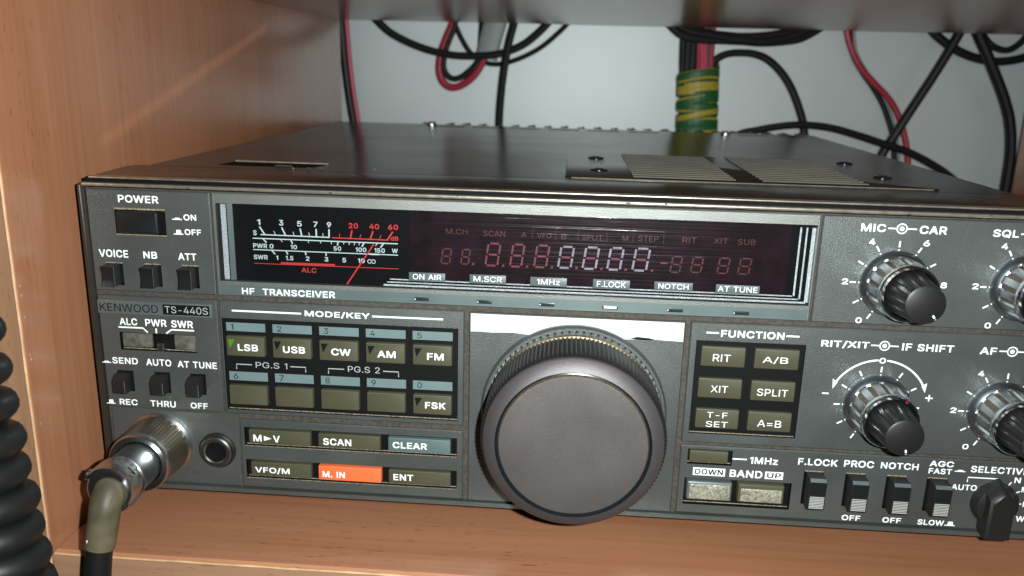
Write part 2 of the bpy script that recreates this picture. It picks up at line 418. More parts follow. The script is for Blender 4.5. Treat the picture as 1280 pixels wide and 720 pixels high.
# outlines of the lettering, regular (r) and bold (b): advance, then contours in 1/1000 em
GLYPHS = """
b-453 97,174,106,170,350,171,354,178,353,258,346,262,102,262,96,254
b.188 60,-18,74,-22,126,-20,142,-11,153,2,158,18,158,66,148,86,134,99,118,104,70,104,50,94,39,82,32,62,33,14,44,-6
b/249 -3,-90,6,-94,82,-94,91,-86,251,510,252,542,246,550,166,550,159,542,-3,-58
b0453 180,-22,266,-24,298,-16,338,5,371,38,391,70,411,126,417,158,424,238,422,310,415,362,402,410,378,460,350,493,318,516,270,532,210,534,182,531,142,519,110,499,80,466,61,434,48,402,34,342,30,298,30,210,36,154,52,94,78,44,110,9,138,-9;222,70,194,81,178,93,161,114,149,138,132,198,128,274,140,346,156,386,169,406,186,423,210,436,226,440,246,435,270,420,284,406,299,382,320,318,326,246,316,174,295,118,266,85,242,72
b1270 132,-21,238,-21,238,530,152,530,28,438,28,330,132,405
b2453 47,-14,54,-18,398,-18,407,-14,408,66,402,74,210,74,204,78,347,234,389,302,398,354,398,406,392,434,367,478,338,504,322,514,302,524,266,532,206,534,162,528,130,516,106,500,90,487,66,454,53,422,48,398,48,350,54,344,142,345,153,390,165,410,186,428,214,439,254,432,270,423,290,402,300,378,292,342,260,294,49,66,46,58
b3453 166,-22,258,-24,286,-19,322,-7,345,6,374,31,391,54,404,82,410,110,410,178,400,218,387,242,361,270,332,290,273,310,388,442,390,518,386,525,62,526,53,522,52,442,58,434,230,434,238,430,139,314,138,238,146,230,214,228,262,214,282,200,294,186,309,150,304,122,282,93,258,79,218,72,182,77,154,93,137,114,127,146,122,150,34,150,27,146,28,94,36,70,54,39,66,25,98,1,126,-12
b4453 265,-14,274,-18,358,-16,361,86,426,88,432,94,430,178,366,180,360,186,360,326,358,334,354,336,266,334,262,181,148,182,327,490,328,518,322,526,238,526,228,522,34,196,22,170,22,98,26,89,262,87
b5453 172,-22,258,-24,306,-12,353,18,378,46,396,78,408,126,408,202,394,254,362,303,326,331,282,348,218,352,166,344,159,346,159,350,166,418,169,430,174,434,382,436,384,518,378,526,86,526,77,518,50,278,51,238,58,234,106,228,142,228,190,252,230,256,262,242,281,226,299,198,308,170,304,138,287,106,260,82,230,71,194,77,179,86,154,108,141,142,134,148,44,146,42,110,45,90,54,63,69,38,86,19,110,1,142,-14
b6453 179,-22,266,-24,322,-6,350,13,367,30,386,58,400,90,406,122,406,194,396,238,379,270,350,300,318,319,294,328,233,334,335,486,338,518,334,525,242,526,233,522,113,346,64,258,53,230,46,194,46,126,61,70,82,35,110,8,142,-11;218,69,194,78,169,98,150,130,144,158,150,186,166,213,190,234,226,246,262,234,285,214,302,185,308,154,296,118,275,90,246,73,230,68
b7453 81,-14,90,-18,174,-18,184,-14,407,430,406,524,54,526,45,522,44,442,50,434,282,434,287,430,82,22
b8453 174,-22,266,-24,298,-19,334,-6,361,10,387,34,406,62,416,90,418,166,411,198,394,230,358,266,358,270,379,294,395,330,400,362,396,430,379,466,355,494,322,516,282,530,206,534,162,528,130,516,102,498,82,479,68,458,56,430,52,362,57,330,73,294,94,270,55,226,37,182,34,110,39,82,56,46,86,14,122,-8;214,70,186,77,159,94,141,118,136,130,136,146,146,170,166,192,202,212,230,216,262,207,289,190,310,162,316,134,304,106,282,85,254,73,230,68;214,314,182,325,166,342,152,374,156,390,173,418,194,431,226,438,258,432,279,418,293,398,300,378,295,358,283,338,262,321,230,312
b9453 115,-14,122,-18,218,-16,334,154,395,266,406,310,406,382,395,430,379,462,363,482,334,507,302,523,270,532,210,534,182,532,147,522,118,507,89,482,73,462,56,430,46,386,46,318,53,282,69,246,102,209,138,188,174,179,219,174,117,22;214,265,190,275,165,298,153,318,144,354,152,382,174,415,206,436,234,440,258,431,287,406,304,374,308,346,298,314,273,282,238,265
b=453 55,82,62,78,394,78,400,86,400,166,398,170,390,172,58,171,54,162;55,230,62,226,394,226,400,234,400,314,398,318,390,320,58,319,54,310
bA480 -1,-14,6,-18,102,-16,150,118,158,124,326,123,378,-16,470,-18,479,-14,479,22,298,514,290,525,190,526,182,521,0,22;186,218,238,374,242,370,292,218
bB456 43,-14,50,-18,282,-18,318,-13,345,-6,374,7,399,26,420,54,431,82,436,110,436,166,432,190,427,206,411,234,376,266,376,270,403,302,412,322,416,346,416,406,408,438,399,458,381,482,358,501,318,519,278,526,50,526,43,522;146,77,142,82,142,206,146,211,246,212,270,208,305,190,320,174,330,157,336,138,327,114,310,96,290,84,254,76;146,305,142,310,142,426,146,433,226,434,262,429,294,412,311,390,316,370,311,354,299,334,278,317,226,304
bC510 216,-22,310,-24,354,-14,390,1,418,20,450,51,476,94,487,126,490,170,486,177,394,177,390,174,371,130,342,100,298,78,258,73,218,85,179,110,153,142,133,186,124,226,122,262,134,325,153,366,170,389,199,414,222,426,266,436,298,431,334,414,368,382,394,331,482,330,489,334,490,366,484,394,468,430,452,454,430,479,406,498,354,523,278,534,222,532,182,523,142,506,106,481,72,442,50,406,33,358,22,278,24,198,33,150,52,98,88,46,114,21,162,-8
bD502 43,-14,50,-18,246,-18,302,-11,338,-1,374,17,414,49,434,74,458,119,473,170,480,234,478,310,467,366,452,406,416,458,390,482,366,498,334,512,270,526,50,526,43,522;146,77,142,82,143,430,150,434,210,434,262,427,286,419,318,400,338,381,354,358,368,326,380,274,380,242,375,210,363,170,351,146,326,117,306,101,282,89,226,76
bE419 43,-14,50,-18,386,-18,393,-14,394,66,390,75,150,76,142,82,142,202,146,209,366,210,374,218,374,294,370,303,144,306,143,430,150,434,386,435,390,442,390,518,386,525,50,526,43,522
bF410 43,-14,50,-18,134,-18,141,-14,144,202,354,204,362,206,364,210,364,290,358,296,144,298,143,430,150,434,382,434,388,442,386,524,50,526,43,522
bG520 216,-22,314,-24,354,-15,394,2,418,17,455,54,480,98,489,126,496,174,496,266,490,274,266,272,266,184,386,182,392,178,380,142,357,110,330,90,298,77,274,72,258,73,230,80,202,93,162,130,134,183,122,246,124,282,134,325,146,354,167,386,194,411,226,428,258,436,294,432,338,410,368,378,389,334,394,331,482,330,491,334,492,366,483,398,471,426,450,457,421,486,394,505,338,527,286,534,218,532,170,520,134,502,107,482,65,434,45,394,29,342,22,278,24,198,33,150,52,98,86,47,118,18,162,-8
bH517 43,-14,50,-18,134,-18,141,-14,142,206,150,214,370,213,374,206,375,-14,382,-18,466,-18,473,-14,474,518,470,525,382,526,375,522,374,314,366,306,146,307,142,314,141,522,134,526,50,526,43,522
bI185 39,-21,146,-21,146,530,39,530
bJ396 138,-22,218,-24,262,-15,288,-2,310,15,330,38,344,66,354,118,354,518,350,525,262,526,255,522,254,158,247,118,230,91,218,81,198,72,182,70,166,74,146,85,126,110,116,146,114,188,26,190,17,186,16,106,26,66,37,42,58,17,82,-2,110,-16
bK467 43,-14,50,-18,134,-18,141,-14,143,150,194,204,202,198,354,-15,362,-18,458,-18,465,-14,466,10,463,22,276,286,458,483,464,494,462,524,346,524,146,308,142,314,141,522,134,526,50,526,43,522
bL393 43,-14,50,-18,370,-18,378,-16,380,-10,380,70,374,76,144,78,142,518,134,526,50,526,42,518
bM628 43,-14,50,-18,130,-18,139,-14,142,296,266,-10,270,-16,278,-18,350,-18,360,-14,482,294,486,286,487,-14,494,-18,582,-17,586,-10,585,522,578,526,466,526,458,522,319,158,314,153,170,522,162,526,46,525,42,518
bN523 43,-14,50,-18,134,-18,141,-14,142,330,146,336,368,-14,378,-18,474,-18,481,-14,482,518,478,525,390,526,381,522,378,175,154,524,50,526,43,522
bO533 216,-22,310,-24,362,-11,402,9,426,27,466,72,483,102,504,162,510,206,510,306,504,346,483,406,447,462,421,486,374,515,338,527,286,534,218,532,167,518,130,499,91,466,66,434,40,382,28,338,22,278,24,198,36,138,57,90,85,50,130,10,162,-8;254,74,238,77,202,93,178,111,158,135,133,186,124,226,122,262,134,325,153,366,168,386,186,404,218,424,250,434,274,436,298,431,326,419,350,403,367,386,383,362,400,326,408,294,412,250,408,214,398,179,378,138,363,118,338,97,310,82,274,72
bP445 43,-14,50,-18,134,-18,141,-14,144,166,270,168,306,173,338,184,362,198,386,219,401,238,419,278,426,310,424,398,415,430,403,454,382,480,354,502,314,519,274,526,50,526,43,522;146,261,142,266,142,426,146,433,230,434,250,431,278,422,301,406,320,374,325,346,315,310,294,283,270,269,242,262
bQ533 381,-62,390,-66,478,-66,486,-58,484,-30,438,34,483,102,496,134,508,186,510,302,504,346,492,386,470,430,446,463,405,498,374,515,338,527,286,534,218,532,167,518,130,499,90,465,66,434,40,382,28,338,22,278,24,198,40,126,57,90,81,54,113,22,138,5,186,-16,226,-24,306,-24,346,-17;254,74,238,77,202,93,178,111,158,135,133,186,124,226,122,262,134,325,153,366,168,386,186,404,218,424,250,434,274,436,298,431,326,419,350,403,367,386,383,362,400,326,408,294,412,250,399,182,387,154,370,129,365,130,326,177,230,176,229,142,276,78,270,72
bR449 43,-14,50,-18,134,-18,141,-14,142,174,150,180,230,178,338,-17,438,-18,445,-14,445,18,349,194,350,199,386,226,410,258,424,298,428,338,426,394,415,434,391,474,362,499,330,515,274,526,50,526,43,522;150,274,142,282,142,426,146,433,250,432,286,419,307,402,319,382,326,350,314,314,297,294,270,280,242,274
bS447 155,-22,182,-26,266,-26,330,-11,362,5,387,26,406,50,419,78,426,110,423,186,412,214,376,254,322,284,186,326,149,350,136,370,138,386,158,415,186,431,226,440,262,432,293,414,307,398,322,362,416,362,417,410,408,442,397,462,366,495,336,514,314,523,246,534,182,532,142,524,110,510,81,490,53,458,40,430,34,398,36,330,51,294,67,274,92,254,131,234,278,187,314,162,325,142,318,118,294,92,269,78,230,69,182,77,154,92,134,114,124,146,118,153,22,152,20,122,23,98,35,62,48,42,70,17,94,0,130,-16
bT449 175,-14,182,-18,266,-18,274,-10,275,430,282,434,430,435,434,442,434,518,430,525,22,526,15,522,14,442,18,435,166,434,173,430
bU517 198,-22,226,-26,290,-26,353,-14,386,1,414,21,438,46,460,82,471,118,476,162,476,518,470,526,382,526,375,522,374,178,371,162,357,126,333,98,297,78,258,70,222,78,186,97,161,126,147,158,142,190,141,522,134,526,50,526,43,522,42,150,49,106,68,62,97,26,138,-3,158,-12
bV480 186,-14,194,-18,286,-18,294,-16,298,-11,476,478,480,494,478,524,386,526,376,522,242,135,238,138,103,522,94,526,10,526,1,522,1,486
bW686 137,-14,146,-18,238,-18,248,-14,342,326,347,318,438,-14,446,-18,546,-16,687,490,686,524,594,526,585,522,494,171,489,174,398,521,390,526,290,524,194,171,189,178,100,522,90,526,2,525,-2,518,-1,490
bX474 1,-14,10,-18,102,-18,110,-15,238,167,366,-17,466,-18,473,-14,472,18,306,262,462,490,462,524,362,526,354,523,238,355,122,524,14,524,13,490,170,262,2,18
bY472 187,-14,194,-18,278,-18,285,-14,287,194,467,482,472,494,470,524,370,526,362,523,238,320,232,322,110,523,102,526,10,526,1,522,0,494,5,482,184,194
bZ438 25,-14,34,-18,410,-18,417,-14,418,66,414,75,170,74,163,78,412,442,414,518,410,525,30,526,23,522,22,442,26,435,270,434,275,430,26,66
bd424 143,-22,166,-26,242,-24,266,-15,290,2,294,-2,295,-14,302,-18,382,-18,389,-14,390,518,386,525,302,526,293,522,290,377,262,394,230,402,166,402,134,396,102,382,78,365,60,346,36,306,22,262,16,218,18,138,28,90,44,54,75,14,106,-8;190,69,162,84,135,114,121,150,115,190,124,238,142,274,170,299,206,310,238,300,267,274,287,230,293,186,284,138,262,97,250,85,230,73,206,66
bz380 25,-14,34,-18,354,-16,356,66,350,74,178,74,171,78,349,314,350,390,346,397,38,398,31,394,30,314,34,305,207,302,26,64
r-453 116,190,330,188,336,194,336,238,330,244,118,243,114,238
r.188 81,-2,98,-4,114,0,129,10,138,26,138,58,130,71,114,83,102,86,78,83,62,72,53,58,50,38,54,22,62,10
r/249 17,-74,66,-76,73,-70,231,518,230,531,186,532,176,526
r0453 187,-2,206,-6,246,-6,278,0,306,13,335,34,359,62,380,102,393,142,402,190,406,254,402,314,393,366,376,414,359,446,321,486,282,506,250,514,226,516,174,508,146,495,126,481,98,450,81,422,65,382,52,326,48,282,48,222,53,178,70,110,97,58,126,27,154,9;214,50,190,57,166,72,152,86,133,118,121,150,112,194,110,290,116,338,125,370,136,398,150,420,162,434,182,448,206,457,226,460,254,456,276,446,299,426,315,402,331,362,337,334,344,278,344,230,331,146,319,114,304,90,290,73,262,56,238,50
r1270 150,0,212,0,212,509,158,509,50,425,50,358,150,432
r2453 65,2,388,2,390,50,386,55,155,58,161,70,247,158,330,251,371,318,380,370,380,394,371,426,360,446,337,474,322,487,290,504,266,511,226,516,186,512,162,505,134,491,110,472,91,450,76,422,68,394,67,366,74,362,122,362,127,366,128,382,137,410,159,438,186,453,226,459,274,448,294,435,312,410,320,374,310,326,279,278,67,50,64,42
r3453 171,-2,198,-6,242,-6,278,1,310,13,337,30,358,49,375,74,386,99,392,126,392,166,380,206,363,234,342,255,310,275,274,286,230,290,226,294,370,458,370,507,78,508,70,502,70,458,74,453,285,450,282,441,158,300,156,254,162,248,210,248,258,240,278,232,302,215,319,190,328,162,328,126,312,90,297,74,278,62,218,50,166,59,146,69,119,98,106,131,50,132,44,126,54,86,82,44,118,17
r4453 284,2,340,2,342,98,346,105,406,106,414,114,414,154,410,161,350,162,343,166,342,310,338,317,290,318,283,314,282,170,278,163,118,162,110,166,307,502,307,506,302,508,250,508,233,486,42,162,40,114,46,106,278,105,282,98
r5453 178,-2,202,-6,242,-6,262,-2,290,6,334,33,360,62,380,98,390,142,390,182,379,230,363,262,342,288,298,319,262,330,230,334,178,325,142,305,135,306,150,446,158,452,362,453,366,458,366,502,362,507,102,508,96,502,69,254,126,246,174,269,214,276,254,271,281,258,306,233,319,210,328,174,328,150,323,126,306,91,278,65,234,50,206,53,170,63,137,90,128,106,123,126,118,130,62,128,61,118,69,86,97,42,142,10
r6453 185,-2,206,-6,246,-6,278,1,310,14,337,34,358,58,383,110,388,134,388,178,383,206,366,246,338,279,298,303,266,312,234,314,198,308,182,300,180,302,315,498,317,506,314,508,258,508,250,504,136,338,81,242,72,218,64,182,64,142,69,114,85,74,101,50,126,25,162,5;210,50,178,60,162,71,145,90,129,126,127,178,132,202,145,226,171,250,206,264,246,264,281,250,302,231,314,214,326,178,328,158,325,134,310,94,282,65,250,51,230,48
r7453 100,2,158,0,168,6,387,442,390,502,386,507,64,506,62,458,66,453,322,450
r8453 177,-2,202,-6,250,-6,286,0,322,14,353,34,379,62,391,86,399,114,397,166,379,210,350,242,304,266,339,286,368,322,379,354,382,374,376,418,366,442,341,474,306,498,270,511,230,516,202,514,170,508,146,498,115,478,100,462,82,434,73,406,70,374,82,326,97,302,113,286,148,266,97,238,78,217,64,194,52,146,57,98,74,62,99,34,134,12;210,50,166,61,146,73,130,90,116,126,119,166,137,198,170,223,194,232,226,236,262,231,302,211,324,186,336,154,333,114,319,86,294,65,250,51;226,290,178,301,158,314,141,338,133,374,136,402,155,434,178,449,226,460,274,449,294,436,311,414,320,378,311,338,289,310,274,301
r9453 135,2,194,0,202,3,321,178,371,266,383,302,388,326,388,370,384,394,368,434,348,462,330,480,294,502,266,511,226,516,202,514,162,504,142,494,119,478,100,458,84,434,69,398,64,370,64,334,69,306,82,270,106,238,126,221,154,206,190,196,218,195,250,200,270,208,272,206;206,245,174,257,157,270,144,286,128,322,126,366,132,394,140,410,163,438,194,455,214,460,238,460,274,449,298,431,308,418,320,394,325,374,328,350,326,330,314,294,286,262,262,250,242,244
r=453 73,98,378,97,382,102,382,146,374,154,78,154,72,146;73,246,378,245,382,250,382,294,374,302,78,302,72,294
rA480 19,2,85,2,133,138,142,142,342,141,347,134,395,2,460,2,316,402,279,502,274,507,201,506;162,198,158,200,157,206,238,449,243,442,322,202,314,198
rB456 61,2,266,0,302,4,330,12,358,25,382,43,402,70,412,94,418,130,415,166,407,194,392,218,370,240,317,266,356,286,385,318,395,342,398,362,396,402,383,438,362,467,330,490,306,500,266,508,61,506;130,58,124,66,126,228,262,230,282,227,306,218,322,207,348,174,356,138,352,114,339,90,314,70,270,58;130,286,124,294,126,451,262,450,298,439,319,422,332,398,336,362,323,326,306,308,290,297,242,286
rC510 221,-2,246,-6,306,-4,342,5,378,21,416,50,438,75,458,110,469,142,472,154,466,160,410,159,388,114,358,81,314,60,250,54,206,65,165,90,135,126,116,166,104,230,104,282,113,330,124,362,137,386,165,418,190,436,226,451,262,456,318,448,354,430,382,403,410,349,471,350,458,398,426,449,386,483,342,504,266,516,238,514,182,500,154,486,121,462,89,426,68,390,49,334,40,266,42,214,49,174,70,114,105,62,130,40,178,10
rD502 61,2,230,0,294,9,322,17,374,46,398,68,419,94,440,134,456,186,462,250,456,322,444,366,418,417,398,443,358,475,302,499,254,508,61,506;130,58,124,66,125,450,230,452,266,448,306,435,334,418,358,395,372,374,388,338,396,302,399,254,396,206,379,150,366,126,338,95,294,70,242,58
rE419 61,2,375,2,376,50,370,58,130,58,124,66,126,227,350,228,356,234,356,278,350,286,126,288,125,450,366,452,372,458,370,507,61,506
rF410 61,2,118,0,124,6,126,220,338,222,346,230,346,270,342,277,126,280,125,450,366,453,370,458,370,502,366,507,61,506
rG520 221,-2,246,-6,310,-4,354,8,398,32,426,57,450,90,464,118,475,162,478,250,474,255,290,256,282,250,282,206,286,201,406,200,414,194,412,166,398,126,375,94,354,77,330,64,290,54,246,54,218,61,190,73,170,87,144,114,125,146,113,178,104,226,104,282,109,314,116,342,137,386,166,419,186,434,211,446,242,454,266,456,310,449,362,421,387,394,410,349,472,350,468,374,455,406,431,442,410,463,362,495,310,512,270,516,222,512,186,502,142,479,105,446,83,418,56,362,46,322,40,262,42,214,56,146,70,114,96,74,126,42,174,12
rH517 61,2,118,0,124,6,124,226,130,232,390,231,392,6,398,0,455,2,454,507,398,508,392,502,392,294,386,288,126,289,124,502,118,508,61,506
rI185 60,0,125,0,125,509,60,509
rJ396 144,-2,202,-6,250,5,274,17,295,34,312,54,326,83,336,134,334,507,278,508,272,502,272,138,265,102,251,78,234,63,210,53,178,50,150,56,122,74,108,94,98,130,96,170,42,172,34,166,37,106,45,78,57,54,90,21,122,4
rK467 61,2,123,2,125,166,198,242,370,4,378,0,445,2,245,286,251,298,438,497,442,506,361,506,126,248,124,502,118,508,61,506
rL393 61,2,354,0,362,6,362,50,358,57,130,58,125,62,124,502,118,508,66,508,60,502
rM628 61,2,114,0,122,6,122,422,280,14,286,2,294,0,338,0,344,6,456,290,498,410,502,420,505,418,504,6,510,0,566,1,567,506,482,508,474,503,356,198,319,86,314,80,272,202,154,503,146,508,62,507
rN523 61,2,118,0,124,6,122,422,217,266,386,2,463,2,462,507,406,508,398,502,398,178,402,98,398,88,339,190,138,505,130,508,61,506
rO533 221,-2,246,-6,290,-6,326,0,358,12,406,41,435,70,463,114,479,154,492,218,492,290,485,330,474,370,447,422,426,449,378,487,342,503,298,514,262,516,206,508,162,490,130,468,105,446,70,394,57,362,44,310,40,262,44,198,57,146,77,102,100,70,130,40,179,10;250,54,222,59,186,75,162,93,138,122,116,166,109,194,104,226,104,282,116,342,137,386,153,406,178,428,206,444,230,452,274,456,306,451,338,439,366,420,391,394,411,358,423,322,430,274,430,234,425,198,416,162,396,122,377,98,346,74,314,60,286,54
rP445 61,2,123,2,126,184,254,186,310,197,334,208,358,225,390,266,400,290,408,326,408,366,403,394,395,418,376,450,338,484,302,500,262,508,61,506;130,242,124,250,126,451,250,452,289,442,318,423,339,386,344,362,344,334,335,298,314,269,290,253,262,244
rQ533 400,-46,464,-46,405,38,435,70,459,106,475,142,485,178,492,218,492,290,485,330,474,369,452,414,426,449,386,482,354,499,310,512,270,516,234,513,182,500,146,480,106,447,70,394,57,362,44,310,40,246,44,198,58,143,77,102,100,70,127,42,150,25,182,9,242,-6,290,-6,358,8;250,54,222,59,186,75,162,93,138,122,116,166,109,194,104,226,104,282,116,342,137,386,153,406,178,428,206,444,230,452,274,456,306,451,338,439,366,420,391,394,411,358,423,322,430,274,430,234,424,190,411,150,394,119,370,92,362,95,310,159,249,158,316,66,310,59,290,55
rR449 61,2,123,2,124,190,130,198,246,197,353,2,425,2,316,206,318,211,358,233,382,258,399,290,407,322,410,350,404,398,390,434,366,465,334,488,294,503,262,508,61,506;126,257,126,451,246,452,266,449,306,435,326,417,340,390,345,350,338,310,330,294,314,277,294,265,258,256
rS447 186,-6,254,-8,298,1,334,16,361,34,383,58,400,90,408,122,408,154,400,186,391,202,357,238,305,266,170,308,134,332,120,350,116,366,116,390,134,425,166,447,206,458,258,455,298,440,322,418,337,382,342,378,398,380,400,394,390,425,379,446,362,466,318,497,290,507,258,514,222,516,182,512,142,500,122,490,98,473,71,442,57,410,52,386,54,350,61,326,72,306,98,280,126,261,154,249,298,203,330,180,343,158,346,138,343,118,322,83,286,60,242,50,178,56,150,66,134,77,118,95,102,135,40,134,41,114,53,78,83,38,130,8
rT449 193,2,250,0,256,6,257,450,414,453,414,507,33,506,34,453,186,452,192,446
rU517 226,-6,294,-6,338,4,358,13,386,29,414,55,444,102,456,146,458,178,458,502,454,507,398,508,392,502,392,162,383,126,367,98,342,75,314,60,274,52,226,55,186,69,162,86,136,122,129,142,124,174,124,502,118,508,61,506,60,166,68,118,90,72,126,33,175,6
rV480 204,2,274,0,280,6,455,486,460,502,458,507,402,508,392,502,242,60,237,66,191,210,87,502,78,508,20,506,36,454
rW686 156,2,226,0,232,6,316,314,342,426,454,6,462,0,530,2,667,506,610,508,601,502,494,74,488,82,381,502,374,508,307,506,228,214,194,72,190,78,175,150,84,502,78,508,19,506
rX474 22,2,92,2,238,214,381,2,452,2,277,262,442,506,372,506,238,307,106,505,98,508,34,506,199,262
rY472 205,2,267,2,269,210,449,498,450,507,386,508,378,504,281,346,238,266,232,270,194,342,94,504,86,508,21,506,25,494,203,210
rZ438 44,2,399,2,400,50,394,58,119,58,394,458,394,507,41,506,40,458,46,452,314,454,320,450,44,50
rd424 170,-6,210,-8,246,1,282,27,306,56,310,56,312,50,314,1,371,2,370,507,318,508,310,502,310,326,306,322,286,347,246,376,214,384,178,384,130,371,98,350,69,318,52,286,40,250,34,202,38,138,52,90,74,52,94,29,134,4;178,50,158,57,136,74,113,106,103,134,96,174,100,234,116,278,146,312,182,328,210,330,230,327,254,318,274,303,300,262,312,202,307,142,291,98,265,66,226,49,206,47
rz380 44,2,336,2,338,50,334,55,134,56,128,58,128,62,330,328,330,379,49,378,48,330,54,322,246,322,251,318,45,50,42,42
"""
_GL, _G = {}, {}
for _l in GLYPHS.strip().split('\n'):
    _a, _p = _l[2:].split(' ')
    _cs = []
    for _c in _p.split(';'):
        _q = [float(q) for q in _c.split(',')]
        _cs.append(list(zip(_q[::2], _q[1::2])))
    _GL[_l[:2]] = (float(_a), [q for c in _cs for q in c], [tuple(t_) for t_ in tessellate_polygon([[Vector((x, y, 0)) for x, y in c] for c in _cs])])

def glyphs(t, bold):
    w_ = 'b' if bold > .008 else 'r'
    if (t, w_) not in _G:
        vs, fs, x = [], [], 0.
        for ch in t:
            if ch == ' ':
                x += 250
                continue
            a, v, f = _GL[w_ + ch]
            o = len(vs)
            vs += [((x + p[0]) / 1000, p[1] / 1000) for p in v]
            fs += [tuple(i + o for i in q) for q in f]
            x += a + (26 if w_ == 'b' else 0)
        _G[(t, w_)] = (vs, fs)
    return _G[(t, w_)]

def tag(o, label, cat, group=None, kind=None):
    if label:
        o['label'] = label
    if cat:
        o['category'] = cat
    if group:
        o['group'] = group
    if kind:
        o['kind'] = kind
    return o

def thing(name, label, cat, group=None, at=(0, 0, 0)):
    o = bpy.data.objects.new(name, None)
    o.empty_display_size = .01
    COL.objects.link(o)
    return tag(o, label, cat, group)

# ------------------------------------------------------------------ the setting: back wall and the cabinet bay
wl = MB().box(-260, 700, 330, 350, -260, 460, M['wall']).build('wall')
tag(wl, 'smooth white wall panel behind the radio and its cables', 'wall', kind='structure')

cab = thing('wooden_cabinet', 'beech laminate cabinet bay the radio stands in, seen at its left side and shelves', 'cabinet')
FZ, WX, FY, BY, SH, RX = -10., -6., -22., 292., 149.5, 397.
def board(name, x0, x1, y0, y1, z0, z1, m, bv=.6):
    mb = MB()
    def ring(i, z):
        return [(x0 + i, y0 + i, z), (x1 - i, y0 + i, z), (x1 - i, y1 - i, z), (x0 + i, y1 - i, z)]
    def r2(i, z, j):
        return [(x0 + j, y0 + i, z), (x1 - j, y0 + i, z), (x1 - j, y1 - i, z), (x0 + j, y1 - i, z)]
    mb.loft([ring(bv, z0), ring(0, z0 + bv), ring(0, z1 - bv), ring(bv, z1)], m)
    return mb.build(name, cab)
board('side_panel', WX - 18, WX, FY, BY, -160, 300, M['wood_z'])
board('side_panel', RX, RX + 18, FY, BY, -160, 300, M['wood_z'])
board('shelf', WX + .05, RX - .05, FY + .3, BY, FZ - 18, FZ, M['wood_x'])
board('shelf', WX + .05, RX - .05, FY + .3, BY, SH, SH + 18, M['wood_x'])
def bands(x0, x1, z0, z1, m, vertical):
    mb = MB()
    mb.box(x0, x1, FY - 1.0, FY - .02, z0, z1, m)
    return mb
b = bands(WX - 18, WX - .5, -160, 300, M['band_z'], True)
wob = [(WX - .25 + random.uniform(-.10, .10), FY - .95, z) for z in range(-160, 301, 6)]
b.tube(wob, .42, M['arris'], 6, 2)
b.build('edge_band', cab)
b = bands(WX + .4, RX, FZ - 18, FZ - .5, M['band'], False)
wob = [(x, FY - .95, FZ - .3 + random.uniform(-.08, .08)) for x in range(-5, 398, 6)]
b.tube(wob, .42, M['arris'], 6, 2)
b.build('edge_band', cab)
chips = MB()
for x, y, z, r in ((WX + .02, -21.4, 67.2, .35), (WX + .02, -21.2, 64.6, .30), (WX + .02, -20.6, 46.8, .4), (WX + .02, -20.9, 48.1, .25), (WX + .02, -21.0, 58.6, .25), (WX + .02, -20.4, 28.0, .3)):
    pts = [(x, y + r * random.uniform(.5, 1.2) * math.cos(a), z + 1.3 * r * random.uniform(.5, 1.2) * math.sin(a)) for a in [k * math.pi / 4 for k in range(8)]]
    chips.add(pts, [tuple(range(8))], M['arris'])
chips.build('chipped_spot', cab)

# ------------------------------------------------------------------ the transceiver
tr = thing('radio_transceiver', 'dark grey shortwave radio transceiver with meter, keypad and big tuning dial', 'radio')
W = 270.
# case: front frame block and the cover behind it
mb = MB()
def prof(x0, x1, y, ch, z0=-.4, z1=93.1):
    return [(x0, y, z0), (x1, y, z0), (x1, y, z1 - ch), (x1 - ch * .35, y, z1 - ch * .35), (x1 - ch, y, z1), (x0 + ch, y, z1), (x0 + ch * .35, y, z1 - ch * .35), (x0, y, z1 - ch)]
mb.loft([prof(-.2, W + .2, 3.3, 4.), prof(-.7, W + .7, 4.2, 3.6), prof(-.7, W + .7, 26, 1.4), prof(0, W, 28.5, 1.6)], M['case'])
mb.build('front_frame', tr)
mb = MB()
def prof2(y, d=0):
    x0, x1, z1 = 4.8 + d, W - 4.8 - d, 93.1 - d
    return [(x0, y, 2), (x1, y, 2), (x1, y, z1 - 1.5), (x1 - .5, y, z1 - .5), (x1 - 1.5, y, z1), (x0 + 1.5, y, z1), (x0 + .5, y, z1 - .5), (x0, y, z1 - 1.5)]
mb.loft([prof2(28.0), prof2(241.5), prof2(242.3, .8)], M['case'])
cover = mb.build('cover', tr)
# rear: heat sink with a row of fin tips that shows over the cover's back edge
mb = MB()
mb.box(14, 256, 243, 247, 8, 90.5, M['rear'])
for k in range(22):
    x = 66 + k * 9.3
    mb.plate(x, x + 1.9, 80, 92.75 + (.2 if k % 2 else 0), 243.2, 262, M['rear'], .2, .2)
mb.build('heat_sink', tr)
# vent openings at the back of the cover, flat strips with their shade painted black
for x0, x1 in ((62, 78), (82, 98), (102, 118), (122.5, 139), (143.5, 160), (165, 181), (222, 238), (243, 257)):
    MB().add([(x0, 226, 93.13), (x1, 226, 93.13), (x1, 231, 93.13), (x0, 231, 93.13)], [(0, 1, 2, 3)], M['recess']).build('vent_opening', cover)
